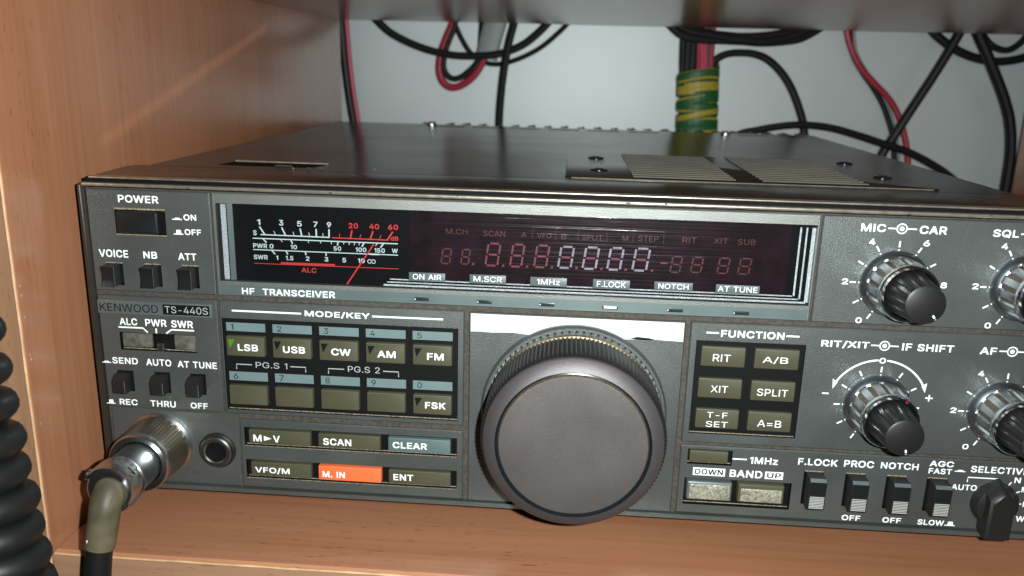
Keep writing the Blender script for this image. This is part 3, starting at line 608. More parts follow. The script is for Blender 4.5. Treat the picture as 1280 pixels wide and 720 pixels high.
# loudspeaker plate with two louvred fields
mb = MB()
px0, px1, py0, py1, zt = 133.6, 244.2, 31.5, 107., 93.12
def rr(i, z, r=2.5):
    out = []
    for cx, cy, a0 in ((px1 - r, py1 - r, 0), (px0 + r, py1 - r, 90), (px0 + r, py0 + r, 180), (px1 - r, py0 + r, 270)):
        for k in range(5):
            a = math.radians(a0 + k * 22.5)
            out.append((cx + (r - i) * math.cos(a), cy + (r - i) * math.sin(a), z))
    return out
mb.loft([rr(-.05, 93.0), rr(-.05, zt + .12), rr(.25, zt + .3)], M['case'])
splate = mb.build('speaker_plate', tr)
mb = MB()
mb.tube([(px0 + 2.0, py0 - .1, zt + .2)] + [(x, py0 - .1, zt + .2) for x in range(140, 240, 10)] + [(px1 - 2.5, py0 - .1, zt + .2)], .2, M['rail'], 6, 1)
mb.build('worn_edge', splate)
for fx0, fx1 in ((154.5, 185.5), (193.5, 225.)):
    mb = MB()
    y = 36.5
    while y < 103:
        mb.add([(fx0, y, zt + .32), (fx1, y, zt + .32), (fx1, y + 1.2, zt + .62), (fx0, y + 1.2, zt + .62), (fx1, y + 3.9, zt + .32), (fx0, y + 3.9, zt + .32)],
               [(0, 1, 2, 3), (3, 2, 4, 5)], M['slot'])
        mb.add([(fx0, y + 3.9, zt + .33), (fx1, y + 3.9, zt + .33), (fx1, y + 5.0, zt + .33), (fx0, y + 5.0, zt + .33)], [(0, 1, 2, 3)], M['recess'])
        y += 5.0
    mb.build('louvre_field', splate)
def screw(x, y, z, r, parent, h=1.3, mt='chrome_d'):
    mb = MB()
    n = 20
    rings = [[(x + q * math.cos(2 * math.pi * k / n), y + q * math.sin(2 * math.pi * k / n), z + dz) for k in range(n)] for q, dz in ((r, 0), (r, h * .45), (r * .8, h * .85), (r * .4, h), (r * .33, h * .98))]
    mb.loft(rings, M[mt], False, True)
    for a in (0.5, 0.5 + math.pi / 2):
        c, d = math.cos(a), math.sin(a)
        L, t = r * .62, r * .12
        mb.add([(x + c * L - d * t, y + d * L + c * t, z + h + .02), (x - c * L - d * t, y - d * L + c * t, z + h + .02), (x - c * L + d * t, y - d * L - c * t, z + h + .02), (x + c * L + d * t, y + d * L - c * t, z + h + .02)], [(0, 1, 2, 3)], M['recess'])
    mb.build('screw', parent)
for x, y in ((144.4, 89), (144.4, 52), (236.5, 98), (236, 57)):
    screw(x, y, zt + .3, 2.9, splate, .6, 'knobring')
for x, y in ((59, 236), (216, 232)):
    screw(x, y, 93.1, 2.6, tr, 1.7)
# slotted adjustment opening near the front left of the cover
mb = MB()
mb.box(26.5, 57, 44.6, 46.2, 93.05, 93.55, M['rail'])
mb.add([(24.5, 35.5, 93.16), (54, 35.5, 93.16), (57, 44.4, 93.16), (26.5, 44.4, 93.16)], [(0, 1, 2, 3)], M['recess'])
mb.box(42.5, 48, 36.2, 37.3, 93.1, 93.4, M['chrome_d'])
mb.build('access_slot', cover)
for x, y in ((57.5, 33.4), (53.6, 33.8), (74, 36)):
    MB().box(x, x + .9, y, y + .5, 93.1, 93.35, M['chrome_d']).build('paint_chip', cover)

mb = MB()
for k in range(60):
    x, y, r = random.uniform(10, 260), random.uniform(8, 230), random.uniform(.12, .34)
    if 130 < x < 247 and 28 < y < 110:
        continue
    z = 93.15
    a0 = random.uniform(0, 3)
    mb.add([(x + r * random.uniform(.6, 1.5) * math.cos(a0 + a), y + r * random.uniform(.6, 1.5) * math.sin(a0 + a), z) for a in (0, 1.2, 2.5, 3.8, 5.1)], [(0, 1, 2, 3, 4)], M['dirt'])
du = mb.build('dust', cover)
du['kind'] = 'stuff'

# rails above the panel: cover edge, groove, frame rail (worn, with edge highlights put into the pale colour)
mb = MB()
mb.plate(2.6, W - 2.6, 92.75, 93.25, .1, 3, M['rail'], .2, .18)
mb.plate(.6, W - .6, 90.6, 91.6, -.45, 3, M['rail'], .4, .35)
mb.box(1.0, W - 1.0, .9, 2.9, 89.6, 92.6, M['recess'])
for x, z, w_, h_ in ((70.2, 91.05, 1.1, .55), (83.8, 90.75, .8, .3), (149.5, 91.2, 2.6, .3), (157.5, 90.8, 1.6, .3), (160.2, 91.3, 1.0, .4), (167.0, 90.8, 2.2, .35), (178.5, 90.75, 3.4, .3), (30.4, 90.8, 1.3, .3), (105, 91.4, .7, .25), (222, 90.8, 1.8, .3), (243, 91.3, 1.2, .3)):
    q = [(x + w_ * (.5 + .5 * math.cos(a) * random.uniform(.6, 1.1)), z + h_ * .5 * math.sin(a) * random.uniform(.6, 1.2)) for a in [k * math.pi / 4 for k in range(8)]]
    mb.poly(q, -.47, M['case'])
mb.build('worn_glint_rail', tr)
# frame behind the sections: shows as the dusty grooves
mb = MB()
SECT = [(.4, 36.75, 60.7, 89.9), (.6, 36.6, 25.0, 59.3), (1.4, 40.3, .9, 24.5), (37.2, 201.2, 60.65, 90.0), (37.2, 107.5, 24.7, 59.3), (41.1, 107.5, 1.2, 23.0),
        (108.9, 168.5, .95, 59.1), (169.9, W - .5, 23.5, 59.2), (201.75, W - .5, 60.6, 89.9), (169.9, W - .5, 1.2, 22.5)]
mb.module(0, W, .2, 90.4, M['groove'], [(a + .45, b - .45, c + .45, d - .45, 2.3) for a, b, c, d in SECT], yf=.85, yb=3.4, mw='recess')
mb.plate(-.9, 1.25, .6, 91.2, -.3, 4, M['case'], .9, .5)  # dark left rim; the side wall's shadow is partly painted into it
mb.box(0, W, -.75, 2.4, -.5, .85, M['panel'])
mb.build('panel_frame', tr)

def dust(mb, x0, x1, z0, y):
    mb.line((x0, z0 + .22), (x1, z0 + .22), .3, y, M['dirt'])

Y0 = -.035     # print lies this far in front of a section's face
# ---- power section
mb = MB()
pb = [(5.4, 10.2), (16.6, 21.4), (27.4, 32.2)]
mb.module(1.5, 36.75, 60.7, 89.9, M['panel'], [(9.3, 23.8, 77.2, 84.7, 2.2)] + [(a, b, 62.5, 69.1, 2.) for a, b in pb])
t = M['white']
mb.text('POWER', (10.7, 88.4, 22.2, 86.3), Y0, t)
mb.text('ON', (29.0, 83.6, 32.6, 81.9), Y0, t)
mb.text('OFF', (29.0, 79.45, 33.7, 77.8), Y0, t)
def icon(mb, x, z, w, up):
    mb.line((x, z + .14), (x + w, z + .14), .28, Y0, M['white'])
    h = 1.35 if up else .62
    mb.poly([(x + w * .25, z + .28), (x + w * .82, z + .28), (x + w * .75, z + h), (x + w * .32, z + h)], Y0, M['white'])
icon(mb, 25.7, 81.95, 2.8, False)
icon(mb, 25.8, 77.8, 2.8, True)
mb.text('VOICE', (3.6, 72.75, 12.1, 70.55), Y0, t)
mb.text('NB', (16.5, 72.6, 20.5, 70.6), Y0, t)
mb.text('ATT', (26.6, 72.55, 31.8, 70.55), Y0, t)
for a, b_ in pb:
    mb.line((a, 69.0), (b_, 69.0), .35, Y0, M['dirt'])
mb.line((9.3, 84.55), (23.8, 84.55), .5, Y0, M['dirt'])
mb.line((9.3, 77.25), (23.8, 77.25), .3, Y0, M['dirt'])
mb.build('panel_section', tr)
mb = MB().plate(9.9, 22.0, 77.7, 84.0, -1.2, 2.2, M['gloss'], .6, .7)
mb.build('power_button', tr)

def push(x0, x1, z0, z1, yf, slope=False):
    mb = MB()
    if not slope:
        n = 9                                     # face hollowed from top to bottom
        ring = []
        for i in range(n):
            f = i / (n - 1)
            d = .55 * (1 - (2 * f - 1) ** 2)
            ring.append([(x0, yf + d, z0 + f * (z1 - z0)), (x1, yf + d, z0 + f * (z1 - z0))])
        mb.loft(ring, M['gloss'], False, False, False)
        mb.loft([[r[0] for r in ring], [(p[0][0], 2, p[0][2]) for p in ring]], M['black'], False, False, False)
        mb.loft([[r[1] for r in ring], [(p[1][0], 2, p[1][2]) for p in ring]], M['black'], False, False, False)
        for z, k in ((z0, 0), (z1, -1)):
            mb.add([(x0, yf, z), (x1, yf, z), (x1, 2, z), (x0, 2, z)], [(0, 1, 2, 3)], M['black'])
        mb.box(x1 - .16, x1 + .02, yf - .02, yf + .16, z0, z1, M['chrome_d'])  # pale sliver painted as the edge's highlight
    else:
        pr = [(yf + .5, z0), (yf, z0 + .5), (yf, z0 + (z1 - z0) * .72), (yf + 1.6, z1), (2, z1), (2, z0)]
        a = [(x0, y, z) for y, z in pr]
        b = [(x1, y, z) for y, z in pr]
        mb.loft([a, b], M['black'])
        mb.box(x1 - .13, x1 + .02, yf - .02, yf + .12, z0 + .5, z0 + (z1 - z0) * .72, M['slider'])  # edge highlight painted as a sliver here too
    return mb.build('push_button', tr)
for x0, x1 in ((5.9, 9.6), (17.1, 20.8), (27.9, 31.6)):
    push(x0, x1, 63.0, 68.7, -4.0)

# ---- meter select / send section with the name badge
mb = MB()
sb = [(5.4, 10.2), (16.6, 21.2), (27.3, 31.9)]
mb.module(1.6, 36.6, 25.0, 59.3, M['panel'], [(7.2, 29.8, 43.0, 48.4, 1.2)] + [(a, b, 30.2, 36.6, 2.) for a, b in sb])
mb.text('ALC', (7.6, 52.7, 12.8, 50.6), Y0, t)
mb.text('PWR', (15.2, 52.7, 21.5, 50.6), Y0, t)
mb.text('SWR', (22.9, 52.7, 29.3, 50.5), Y0, t)
mb.path([(7.1, 49.9), (14.4, 49.9), (15.7, 48.6)], .45, Y0, t)
mb.line((18.3, 50.0), (18.25, 48.5), .45, Y0, t)
mb.path([(29.5, 49.8), (22.8, 49.8), (21.2, 48.6)], .45, Y0, t)
mb.text('SEND', (4.2, 40.6, 11.9, 38.6), Y0, t)
icon(mb, .95, 38.7, 2.8, False)
mb.text('AUTO', (14.4, 40.6, 21.9, 38.5), Y0, t)
mb.text('AT TUNE', (23.8, 40.4, 35.5, 38.4), Y0, t)
mb.text('REC', (5.1, 27.6, 10.6, 25.7), Y0, t)
icon(mb, 1.1, 25.85, 2.7, True)
mb.text('THRU', (14.5, 27.6, 22.2, 25.65), Y0, t)
mb.text('OFF', (26.7, 27.55, 31.9, 25.7), Y0, t)
dust(mb, 7.4, 29.6, 43.0, 1.15)
mb.build('panel_section', tr)
for x0, x1 in ((5.9, 9.45), (17.1, 20.75), (27.7, 31.3)):
    push(x0, x1, 30.7, 36.3, -4.1, True)
mb = MB()
mb.plate(7.6, 16.5, 43.7, 48.0, .55, 1.2, M['slider'], .5, .25)
mb.plate(23.1, 29.4, 43.6, 48.0, .55, 1.2, M['slider'], .5, .25)
mb.plate(16.9, 22.8, 43.5, 47.7, .9, 1.2, M['recess'], .2, .1)
mb.plate(18.5, 20.4, 43.2, 45.7, -.7, 1.2, M['chrome_d'], .15, .15)
mb.build('slide_switch', tr)
mb = MB()
mb.plate(1.7, 35.2, 54.0, 57.95, -.45, 0.4, M['badge'], .15, .12)
mb.plate(21.0, 34.7, 54.45, 57.45, -.5, 0.3, M['ink'], .1, .02)
mb.text('KENWOOD', (2.4, 57.1, 19.6, 54.75), -.53, M['ink'], 0.0)
mb.text('TS-440S', (21.6, 57.0, 34.2, 54.95), -.56, M['dim'], 0.0)
mb.build('name_badge', tr)

# ---- microphone / phones section
mb = MB()
mb.module(2.0, 40.3, .9, 24.5, M['panel'], yf=.35)
for wd, r in (('PHONES', (25.6, 22.7, 39.0, 20.9)), ('MIC', (25.4, 5.7, 30.6, 3.8))):
    mb.text(wd, r, .27, M['emboss'], .0)
mb.build('panel_section', tr)
mb = MB()
mb.lathe(33.9, 12.7, [(5.5, .3), (5.5, -.5), (5.1, -.9), (4.9, -.9)], M['black'], 40, cap=False)
mb.lathe(33.9, 12.7, [(4.8, 0), (4.8, -1.5), (4.4, -1.9), (3.5, -1.9), (3.15, -1.5), (3.1, 3)], M['jackm'], 40, cap=False)
mb.disc(33.9, 12.7, 3.6, .25, M['recess'])
mb.build('headphone_jack', tr)
mb = MB()
mb.lathe(16.3, 13.6, [(9.9, .3), (9.9, -.6), (9.3, -1.2), (8.6, -1.2)], M['chrome_d'], 48)
mb.build('microphone_socket', tr)

# ---- display section
mb = MB()
DX0, DX1 = 37.2, 201.2
mb.module(DX0, DX1, 60.65, 90.0, M['panel_b'], [(38.2, 200.6, 65.0, 87.1, 2.4), (38.0, 200.4, 60.95, 63.9, .3)], mfl=M['strip'], mw=M['panel_b'])
mb.build('display_bezel', tr)
mb = MB()
mb.add([(38.2, 1.9, 65), (200.6, 1.9, 65), (200.6, 1.9, 87.1), (38.2, 1.9, 87.1)], [(0, 1, 2, 3)], M['meterbg'])
mb.poly([(92, 65.0), (194.5, 65.0), (194.5, 87.0), (92, 87.0)], 1.86, M['smoke'])
YD = 1.8
mb2 = mb
# the scale and the display lie just behind the pane
def seg7(mb, x0, z1, x1, z0, m_out, m_mid=None, dot=False, wd=None):
    sl = (z1 - z0) * .13
    wd = wd or (x1 - x0) * .17
    def q(u, v):
        return (x0 + u * (x1 - x0 - sl) + v * sl, z0 + v * (z1 - z0))
    g = .035
    S7 = [((.14, 1), (.86, 1), 0), ((1, .96), (1, .55), 0), ((1, .45), (1, .04), 0), ((.14, 0), (.86, 0), 0), ((0, .45), (0, .04), 0), ((0, .96), (0, .55), 0), ((.16, .5), (.84, .5), 1)]
    for a, b, k in S7:
        mb.line(q(*a), q(*b), wd, YD, (m_mid or m_out) if k else m_out)
    if dot:
        px, pz = x1 + .5, z0 + .15
        mb.poly([(px, pz - .35), (px + .6, pz - .35), (px + .7, pz + .3), (px + .1, pz + .3)], YD, M['seg_red'])
for r in ((100.6, 76.4, 103.5, 72.25), (106.1, 76.4, 108.7, 72.3)):
    seg7(mb, *r, M['seg_dim'], wd=.4, dot=r[0] > 105)
for r in ((112.9, 78.4, 117.0, 72.2), (119.7, 78.4, 123.6, 72.2), (126.3, 78.4, 130.4, 72.3)):
    seg7(mb, *r, M['seg_red'], dot=True, wd=.52)
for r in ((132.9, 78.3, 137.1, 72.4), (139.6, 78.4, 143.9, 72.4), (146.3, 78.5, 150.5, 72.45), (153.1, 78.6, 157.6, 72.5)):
    seg7(mb, *r, M['seg_glare'], M['seg_red'], dot=True, wd=.56)
mb.line((160.6, 74.8), (162.5, 74.8), .4, YD, M['seg_red'])
for r in ((163.3, 76.8, 166.4, 72.4), (168.8, 76.8, 172.0, 72.6), (175.9, 76.9, 179.1, 72.65), (181.4, 77.0, 184.8, 72.7)):
    seg7(mb, *r, M['seg_dim'], wd=.38)
for wd_, r in (('M.CH', (101.9, 82.1, 107.9, 80.6)), ('SCAN', (112.2, 82.0, 118.2, 80.4)), ('A', (122.6, 81.9, 124.0, 80.5)), ('VFO', (126.9, 81.9, 130.8, 80.5)), ('B', (133.5, 81.9, 134.8, 80.4)),
               ('SPLIT', (139.2, 81.9, 144.6, 80.4)), ('M', (150.0, 82.0, 151.5, 80.5)), ('STEP', (154.2, 82.2, 159.6, 80.6)), ('RIT', (166.0, 82.3, 169.8, 80.7)), ('XIT', (174.3, 82.3, 178.1, 80.8)), ('SUB', (180.7, 82.3, 185.3, 80.7))):
    mb.text(wd_, r, YD, M['seg_dim'], .0)
for x0, x1, z in ((125.6, 132, 83.4), (138, 145.8, 83.3), (152.8, 161, 83.4)):
    mb.path([(x0, z - 3.2), (x0, z), (x1, z), (x1, z - 3.2)], .12, YD + .01, M['seg_dim'])
# meter scale
mw = M['meterw']
for n_, r in (('1', (49.1, 82.65, 50.0, 81.1)), ('3', (55.3, 82.7, 56.5, 81.1)), ('5', (60.4, 82.6, 61.7, 81.05)), ('7', (65.0, 82.6, 66.2, 81.1)), ('9', (68.8, 82.6, 70.0, 81.1)), ('S', (47.8, 79.5, 48.8, 78.1)),
              ('PWR', (47.6, 75.8, 51.6, 74.5)), ('0', (52.3, 75.8, 53.4, 74.5)), ('10', (58.3, 75.8, 60.1, 74.55)), ('50', (70.5, 75.85, 72.6, 74.6)), ('100', (76.7, 75.8, 79.7, 74.55)), ('150', (82.0, 75.8, 84.9, 74.5)), ('W', (86.9, 75.85, 88.5, 74.6)),
              ('SWR', (47.6, 72.55, 51.6, 71.25)), ('1', (54.0, 72.55, 54.6, 71.3)), ('1.5', (56.8, 72.6, 58.9, 71.3)), ('2', (62.5, 72.65, 63.5, 71.4)), ('3', (67.8, 72.65, 68.9, 71.4)), ('5', (72.9, 72.65, 73.9, 71.35)), ('10', (77.3, 72.7, 79.2, 71.4))):
    mb.text(n_, r, YD, mw, .012)
for n_, r in (('20', (74.9, 82.6, 77.5, 81.1)), ('40', (80.7, 82.6, 83.4, 81.1)), ('60', (85.9, 82.6, 88.7, 81.1)), ('dB', (86.6, 79.3, 88.7, 78.1)), ('ALC', (61.1, 69.4, 65.4, 68.0))):
    mb.text(n_, r, YD, M['red'], .016)
for c_ in (80.55, 81.65):
    mb.disc(c_, 71.95, .62, YD, mw, 20, .42)
mb.line((49.9, 78.35), (69.5, 78.3), .32, YD, mw)
for a, b_ in (((49.7, 80.6), (51.1, 78.4)), ((56.0, 80.6), (57.0, 78.4)), ((61.2, 80.5), (61.6, 78.35)), ((65.7, 80.55), (65.75, 78.35)), ((69.35, 80.6), (69.3, 78.2))):
    mb.line(a, b_, .42, YD - .01, mw)
for a, b_ in (((53.7, 79.5), (54.2, 78.4)), ((59.2, 79.5), (59.4, 78.4)), ((63.6, 79.45), (63.8, 78.4)), ((67.6, 79.4), (67.6, 78.4))):
    mb.line(a, b_, .18, YD - .01, mw)
mb.line((70.1, 78.25), (85.9, 78.2), .32, YD, M['red'])
for a, b_ in (((75.8, 80.6), (75.3, 78.2)), ((81.7, 80.6), (80.9, 78.3)), ((87.2, 80.6), (85.6, 78.15))):
    mb.line(a, b_, .45, YD - .01, M['red'])
for a, b_ in (((72.3, 79.5), (72.2, 78.3)), ((78.3, 79.5), (77.9, 78.2)), ((83.9, 79.5), (83.4, 78.3))):
    mb.line(a, b_, .2, YD - .01, M['red'])
mb.line((47.6, 77.25), (88.6, 77.25), .3, YD, mw)
for a, b_, k in (((50.5, 77.2), (51.5, 76.1), 1), ((58.4, 77.2), (58.9, 76.1), 1), ((71.8, 77.2), (71.6, 76.1), 1), ((79.1, 77.2), (78.5, 76.0), 1), ((84.6, 77.2), (83.7, 76.0), 1),
                 ((55.5, 77.2), (56.0, 76.5), 0), ((63.3, 77.2), (63.5, 76.5), 0), ((66.8, 77.2), (66.9, 76.5), 0), ((69.9, 77.2), (69.9, 76.4), 0), ((73.5, 77.2), (73.3, 76.5), 0), ((75.1, 77.1), (74.8, 76.4), 0), ((76.5, 77.1), (76.3, 76.4), 0), ((77.9, 77.2), (77.6, 76.4), 0), ((82.9, 77.2), (82.3, 76.4), 0)):
    mb.line(a, b_, .38 if k else .2, YD - .01, mw)
mb.line((47.5, 74.0), (88.6, 74.05), .26, YD, mw)
mb.line((80.6, 74.03), (83.2, 74.03), .42, YD - .01, mw)
for a, b_ in (((52.8, 74.0), (53.8, 72.9)), ((56.9, 74.0), (57.4, 73.0)), ((62.4, 74.0), (62.6, 73.0)), ((68.3, 74.0), (68.3, 73.0))):
    mb.line(a, b_, .36, YD - .01, mw)
mb.line((47.6, 70.05), (88.7, 70.15), .2, YD, M['red'])
mb.line((55.3, 70.35), (70.7, 70.4), .72, YD - .01, M['red'])
mb.build('meter_and_display', tr)
mb = MB()
mb.line((81.9, 76.95), (74.1, 65.2), .38, 1.45, M['red'])
mb.build('meter_needle', tr)
# sparkling cut trim around the window
def teeth(mb, p, q, wd, depth, y, pitch=.42):
    (a, b), (c, d) = p, q
    L = math.hypot(c - a, d - b)
    ux, uz = (c - a) / L, (d - b) / L
    nx, nz = -uz * wd / 2, ux * wd / 2
    n = int(L / pitch)
    for k in range(n):
        s0, s1 = k * pitch, (k + 1) * pitch
        sm = (s0 + s1) / 2
        dp = depth * random.uniform(.6, 1.2)
        pt = lambda s_, sg, yy: (a + ux * s_ + nx * sg, yy, b + uz * s_ + nz * sg)
        mb.add([pt(s0, -1, y), pt(s0, 1, y), pt(sm, 1, y - dp), pt(sm, -1, y - dp), pt(s1, 1, y), pt(s1, -1, y)], [(0, 1, 2, 3), (3, 2, 4, 5)], M['sparkle'])
mb = MB()
for k, (z, x0, x) in enumerate(((67.35, 86.3, 196.6), (66.5, 85.5, 198.2), (65.62, 84.5, 200.0))):
    w_ = (.34, .34, .52)[k]
    teeth(mb, (x0, z), (x, z), w_, .22, 1.0)
    teeth(mb, (x, z), (x, 86.4), (.5, .45, 1.0)[k], .22, 1.0)
mb.add([(38.3, .3, 65.1), (39.4, 1.5, 65.1), (39.4, 1.5, 87), (38.3, .3, 87)], [(0, 1, 2, 3)], M['black'])
teeth(mb, (40.0, 65.2), (40.0, 87), 1.5, .3, 1.0, .45)
mb.add([(40.9, 1.2, 65.1), (42.3, 1.75, 65.1), (42.3, 1.75, 87), (40.9, 1.2, 87)], [(0, 1, 2, 3)], M['plate_lbl'])
mb.build('window_trim', tr)
mb = MB()
mb.box(38.25, 200.55, .35, .55, 65.05, 87.05, M['glass'])
mb.build('window_pane', tr)
for wd_, x0, x1, z1, z0 in (('ON AIR', 91.9, 102.0, 69.75, 67.3), ('M.SCR', 108.8, 118.8, 69.85, 67.4), ('1MHz', 125.5, 135.5, 69.8, 67.35), ('F.LOCK', 142.6, 152.6, 69.9, 67.4), ('NOTCH', 159.2, 169.5, 69.95, 67.6), ('AT TUNE', 175.7, 187.3, 69.9, 67.5)):
    mb = MB()
    mb.plate(x0, x1, z0, z1, .18, .34, M['plate_lbl'], .1, .03)
    f = .55 if wd_ == 'AT TUNE' else (1.1 if wd_ not in ('1MHz',) else 1.9)
    mb.text(wd_, (x0 + f, z1 - .4, x1 - f, z0 + .5), .16, M['white'], .0)
    mb.build('indicator_label', tr)
for k, (x0, x1) in enumerate(((93.4, 97.5), (110.9, 115.0), (128.2, 132.4), (145.5, 149.8), (163.1, 167.4), (180.9, 185.2))):
    mb = MB().plate(x0, x1, 61.6, 62.65, .12, .33, M['ledoff'], .12, .08)
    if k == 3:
        mb.line((x0 + .4, 62.13), (x1 - .4, 62.13), .6, .1, M['led_pale'])  # white bar painted for the flash reflection in this window
    else:
        mb.line((x0 + .25, 62.3), (x0 + .25, 61.9), .3, .1, M['led_pale'])
    mb.build('indicator_lamp', tr)
mb = MB().text('HF  TRANSCEIVER', (44.2, 63.2, 70.9, 61.3), .26, M['white'], .015)
mb.build('lettering', tr)

# ---- mode keypad section
mb = MB()
mb.module(37.2, 107.5, 24.7, 59.3, M['panel'], [(37.9, 105.8, 26.1, 54.1, .7)], mfl=M['ink'])
dust(mb, 38.2, 105.6, 26.1, .62)
mb.line((41.0, 56.4), (61.1, 56.4), .5, Y0, t)
mb.line((81.4, 56.55), (101.5, 56.6), .5, Y0, t)
mb.text('MODE/KEY', (62.1, 57.45, 80.7, 55.5), Y0, t, .014)
YB = .62
for x0, wd_, z1, z0 in ((41.1, 'PG.S 1', 41.0, 39.2), (68.2, 'PG.S 2', 41.15, 39.3)):
    mb.path([(x0, 38.5), (x0, 40.05), (x0 + 4.6, 40.05)], .28, YB, M['dim'])
    mb.text(wd_, (x0 + 5.7, z1, x0 + 15.0, z0), YB, M['dim'], .004)
    mb.path([(x0 + 20.4, 38.5), (x0 + 20.4, 40.05), (x0 + 15.9, 40.05)], .28, YB, M['dim'])
cols = [38.8, 52.35, 65.9, 79.35, 92.75]
for row, digs in ((0, '12345'), (1, '67890')):
    zt_, zb_ = ((52.65, 50.1), (37.75, 35.05))[row]
    for x, d in zip(cols, digs):
        mb.poly([(x, zb_), (x + 11.4, zb_), (x + 11.4, zt_), (x, zt_)], YB, M['cyan'])
        mb.text(d, (x + 1.3, zt_ - .45, x + (2.1 if d == '1' else 2.6), zb_ + .4), YB - .03, M['ink'], .0)
mb.build('panel_section', tr)
names = ['LSB', 'USB', 'CW', 'AM', 'FM']
tx = [(42.1, 48.0), (55.3, 61.7), (69.3, 74.9), (82.6, 87.8), (96.8, 101.5)]
def key(x0, x1, z0, z1, mats, words=(), yf=-.75, yb=1., r=.35, bev=.3, label=None, name='key', tri=None, bold=.012):
    mb = MB().plate(x0, x1, z0, z1, yf, yb, mats, r, bev)
    for wd_, rect in words:
        mb.text(wd_, rect, yf - .035, M['white'], bold)
    if tri:
        mb.poly([(x0 + .55, z1 - .9), (x0 + 2.65, z1 - .9), (x0 + 1.1, z1 - 3.6)], yf - .03, tri)
    return mb
for i, x in enumerate(cols):
    key(x + .2, x + 11.4, 43.0, 48.95, M['key'], [(names[i], (tx[i][0] + .3, 46.75, tx[i][1] + .3, 44.7))], tri=M['green'] if i == 0 else M['ink']).build('key', tr, label='olive key reading %s' % names[i])
    w_ = [('FSK', (96.5, 31.9, 102.4, 29.85))] if i == 4 else []
    key(x + .2, x + 11.4, 28.0, 33.95, M['key'], w_, tri=M['ink'] if i == 4 else None).build('key', tr, label='olive key reading FSK' if i == 4 else 'blank olive key')

# ---- memory key section
mb = MB()
mb.module(41.1, 107.5, 1.2, 23.0, M['panel'], [(42.4, 105.7, 14.7, 20.7, 1.4), (42.4, 105.7, 4.3, 10.3, 1.4)])
for z in (14.7, 4.3):
    dust(mb, 42.6, 105.5, z, 1.2)
    mb.line((42.4, z + .05), (105.7, z + .05), .22, Y0, M['dirt'])
mb.build('panel_section', tr)
for nm, x0, x1, z0, z1, mt, w_ in (
        ('M V', 43.7, 62.3, 15.5, 20.0, 'key', [('M', (45.1, 18.45, 47.6, 16.3)), ('V', (51.1, 18.45, 53.1, 16.3))]),
        ('SCAN', 64.6, 83.1, 15.5, 19.9, 'key', [('SCAN', (66.1, 18.55, 74.5, 16.4))]),
        ('CLEAR', 85.4, 103.8, 15.5, 19.9, 'teal', [('CLEAR', (86.8, 18.6, 96.9, 16.6))]),
        ('VFO/M', 43.8, 62.2, 5.1, 9.6, 'key', [('VFO/M', (45.1, 8.05, 55.6, 5.95))]),
        ('M.IN', 64.4, 83.3, 5.1, 9.7, 'orange', [('M. IN', (65.7, 8.1, 72.4, 6.1))]),
        ('ENT', 85.4, 103.9, 5.1, 9.5, 'key', [('ENT', (86.9, 8.25, 92.8, 6.25))])):
    mb = key(x0, x1, z0, z1, M[mt], w_, yf=-.15 if nm != 'M.IN' else -.5, yb=1.3)
    if nm == 'M V':
        mb.poly([(48.3, 18.2), (50.6, 17.4), (48.3, 16.6)], -.19, t)
    mb.build('key', tr, label='%s key reading %s' % ({'key': 'olive', 'teal': 'teal', 'orange': 'orange'}[mt], nm))

# ---- tuning dial section
mb = MB()
mb.module(108.9, 168.5, .95, 59.1, M['panel'])
mb.build('panel_section', tr)
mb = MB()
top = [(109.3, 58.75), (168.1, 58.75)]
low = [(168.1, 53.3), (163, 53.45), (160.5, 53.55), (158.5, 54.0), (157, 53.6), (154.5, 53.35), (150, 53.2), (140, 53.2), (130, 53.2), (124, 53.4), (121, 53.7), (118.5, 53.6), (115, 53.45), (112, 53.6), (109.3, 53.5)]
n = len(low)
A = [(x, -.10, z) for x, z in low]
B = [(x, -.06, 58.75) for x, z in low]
mb.loft([A, B], M['white_gloss'], False, False, False)
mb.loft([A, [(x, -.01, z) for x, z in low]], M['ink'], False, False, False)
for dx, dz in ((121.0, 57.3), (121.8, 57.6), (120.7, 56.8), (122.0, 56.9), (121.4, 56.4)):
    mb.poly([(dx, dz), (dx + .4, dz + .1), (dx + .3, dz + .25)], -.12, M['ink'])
mb.poly([(153.4, 53.55), (155.5, 54.15), (158.2, 53.95), (160.6, 53.5), (157.5, 53.25)], -.13, M['ink'])  # dark shadow at the torn edge, painted as a patch
mb.build('highlight_strip', tr)  # torn-edged strip, its white standing for the flash highlight
KX, KZ = 138.85, 30.7
mb = MB()
mb.lathe(KX, KZ, [(26.2, .05), (26.2, -1.3), (25.6, -2.0), (24.9, -2.0), (24.9, -.6), (20, -.6)], M['panel'], 128, cap=False)
nd = 76
for k in range(nd):
    a = 2 * math.pi * k / nd
    c, s_ = math.cos(a), math.sin(a)
    pts = []
    for rr_, tt, yy in ((23.4, -.42, -.65), (24.7, -.42, -.65), (24.7, .42, -.65), (23.4, .42, -.65), (23.6, -.22, -2.1), (24.5, -.22, -2.1), (24.5, .22, -2.1), (23.6, .22, -2.1)):
        pts.append((KX + rr_ * c - tt * s_, yy, KZ + rr_ * s_ + tt * c))
    mb.add(pts, [(0, 1, 5, 4), (1, 2, 6, 5), (2, 3, 7, 6), (3, 0, 4, 7), (4, 5, 6, 7)], M['chrome_d'])
knob = mb.build('tuning_knob', tr)
mb = MB()
mb.lathe(KX, KZ, [(23.0, -.6), (23.4, -2.2), (24.0, -3.0), (24.25, -3.2)], M['black'], 128, cap=False)
mb.lathe(KX, KZ, [(24.25, -3.2), (24.35, -3.5), (24.2, -3.9)], M['gold'], 128, cap=False)
mb.lathe(KX, KZ, [(23.9, -3.9), (23.8, -4.4), (24.3, -4.7)], M['black'], 128, cap=False)
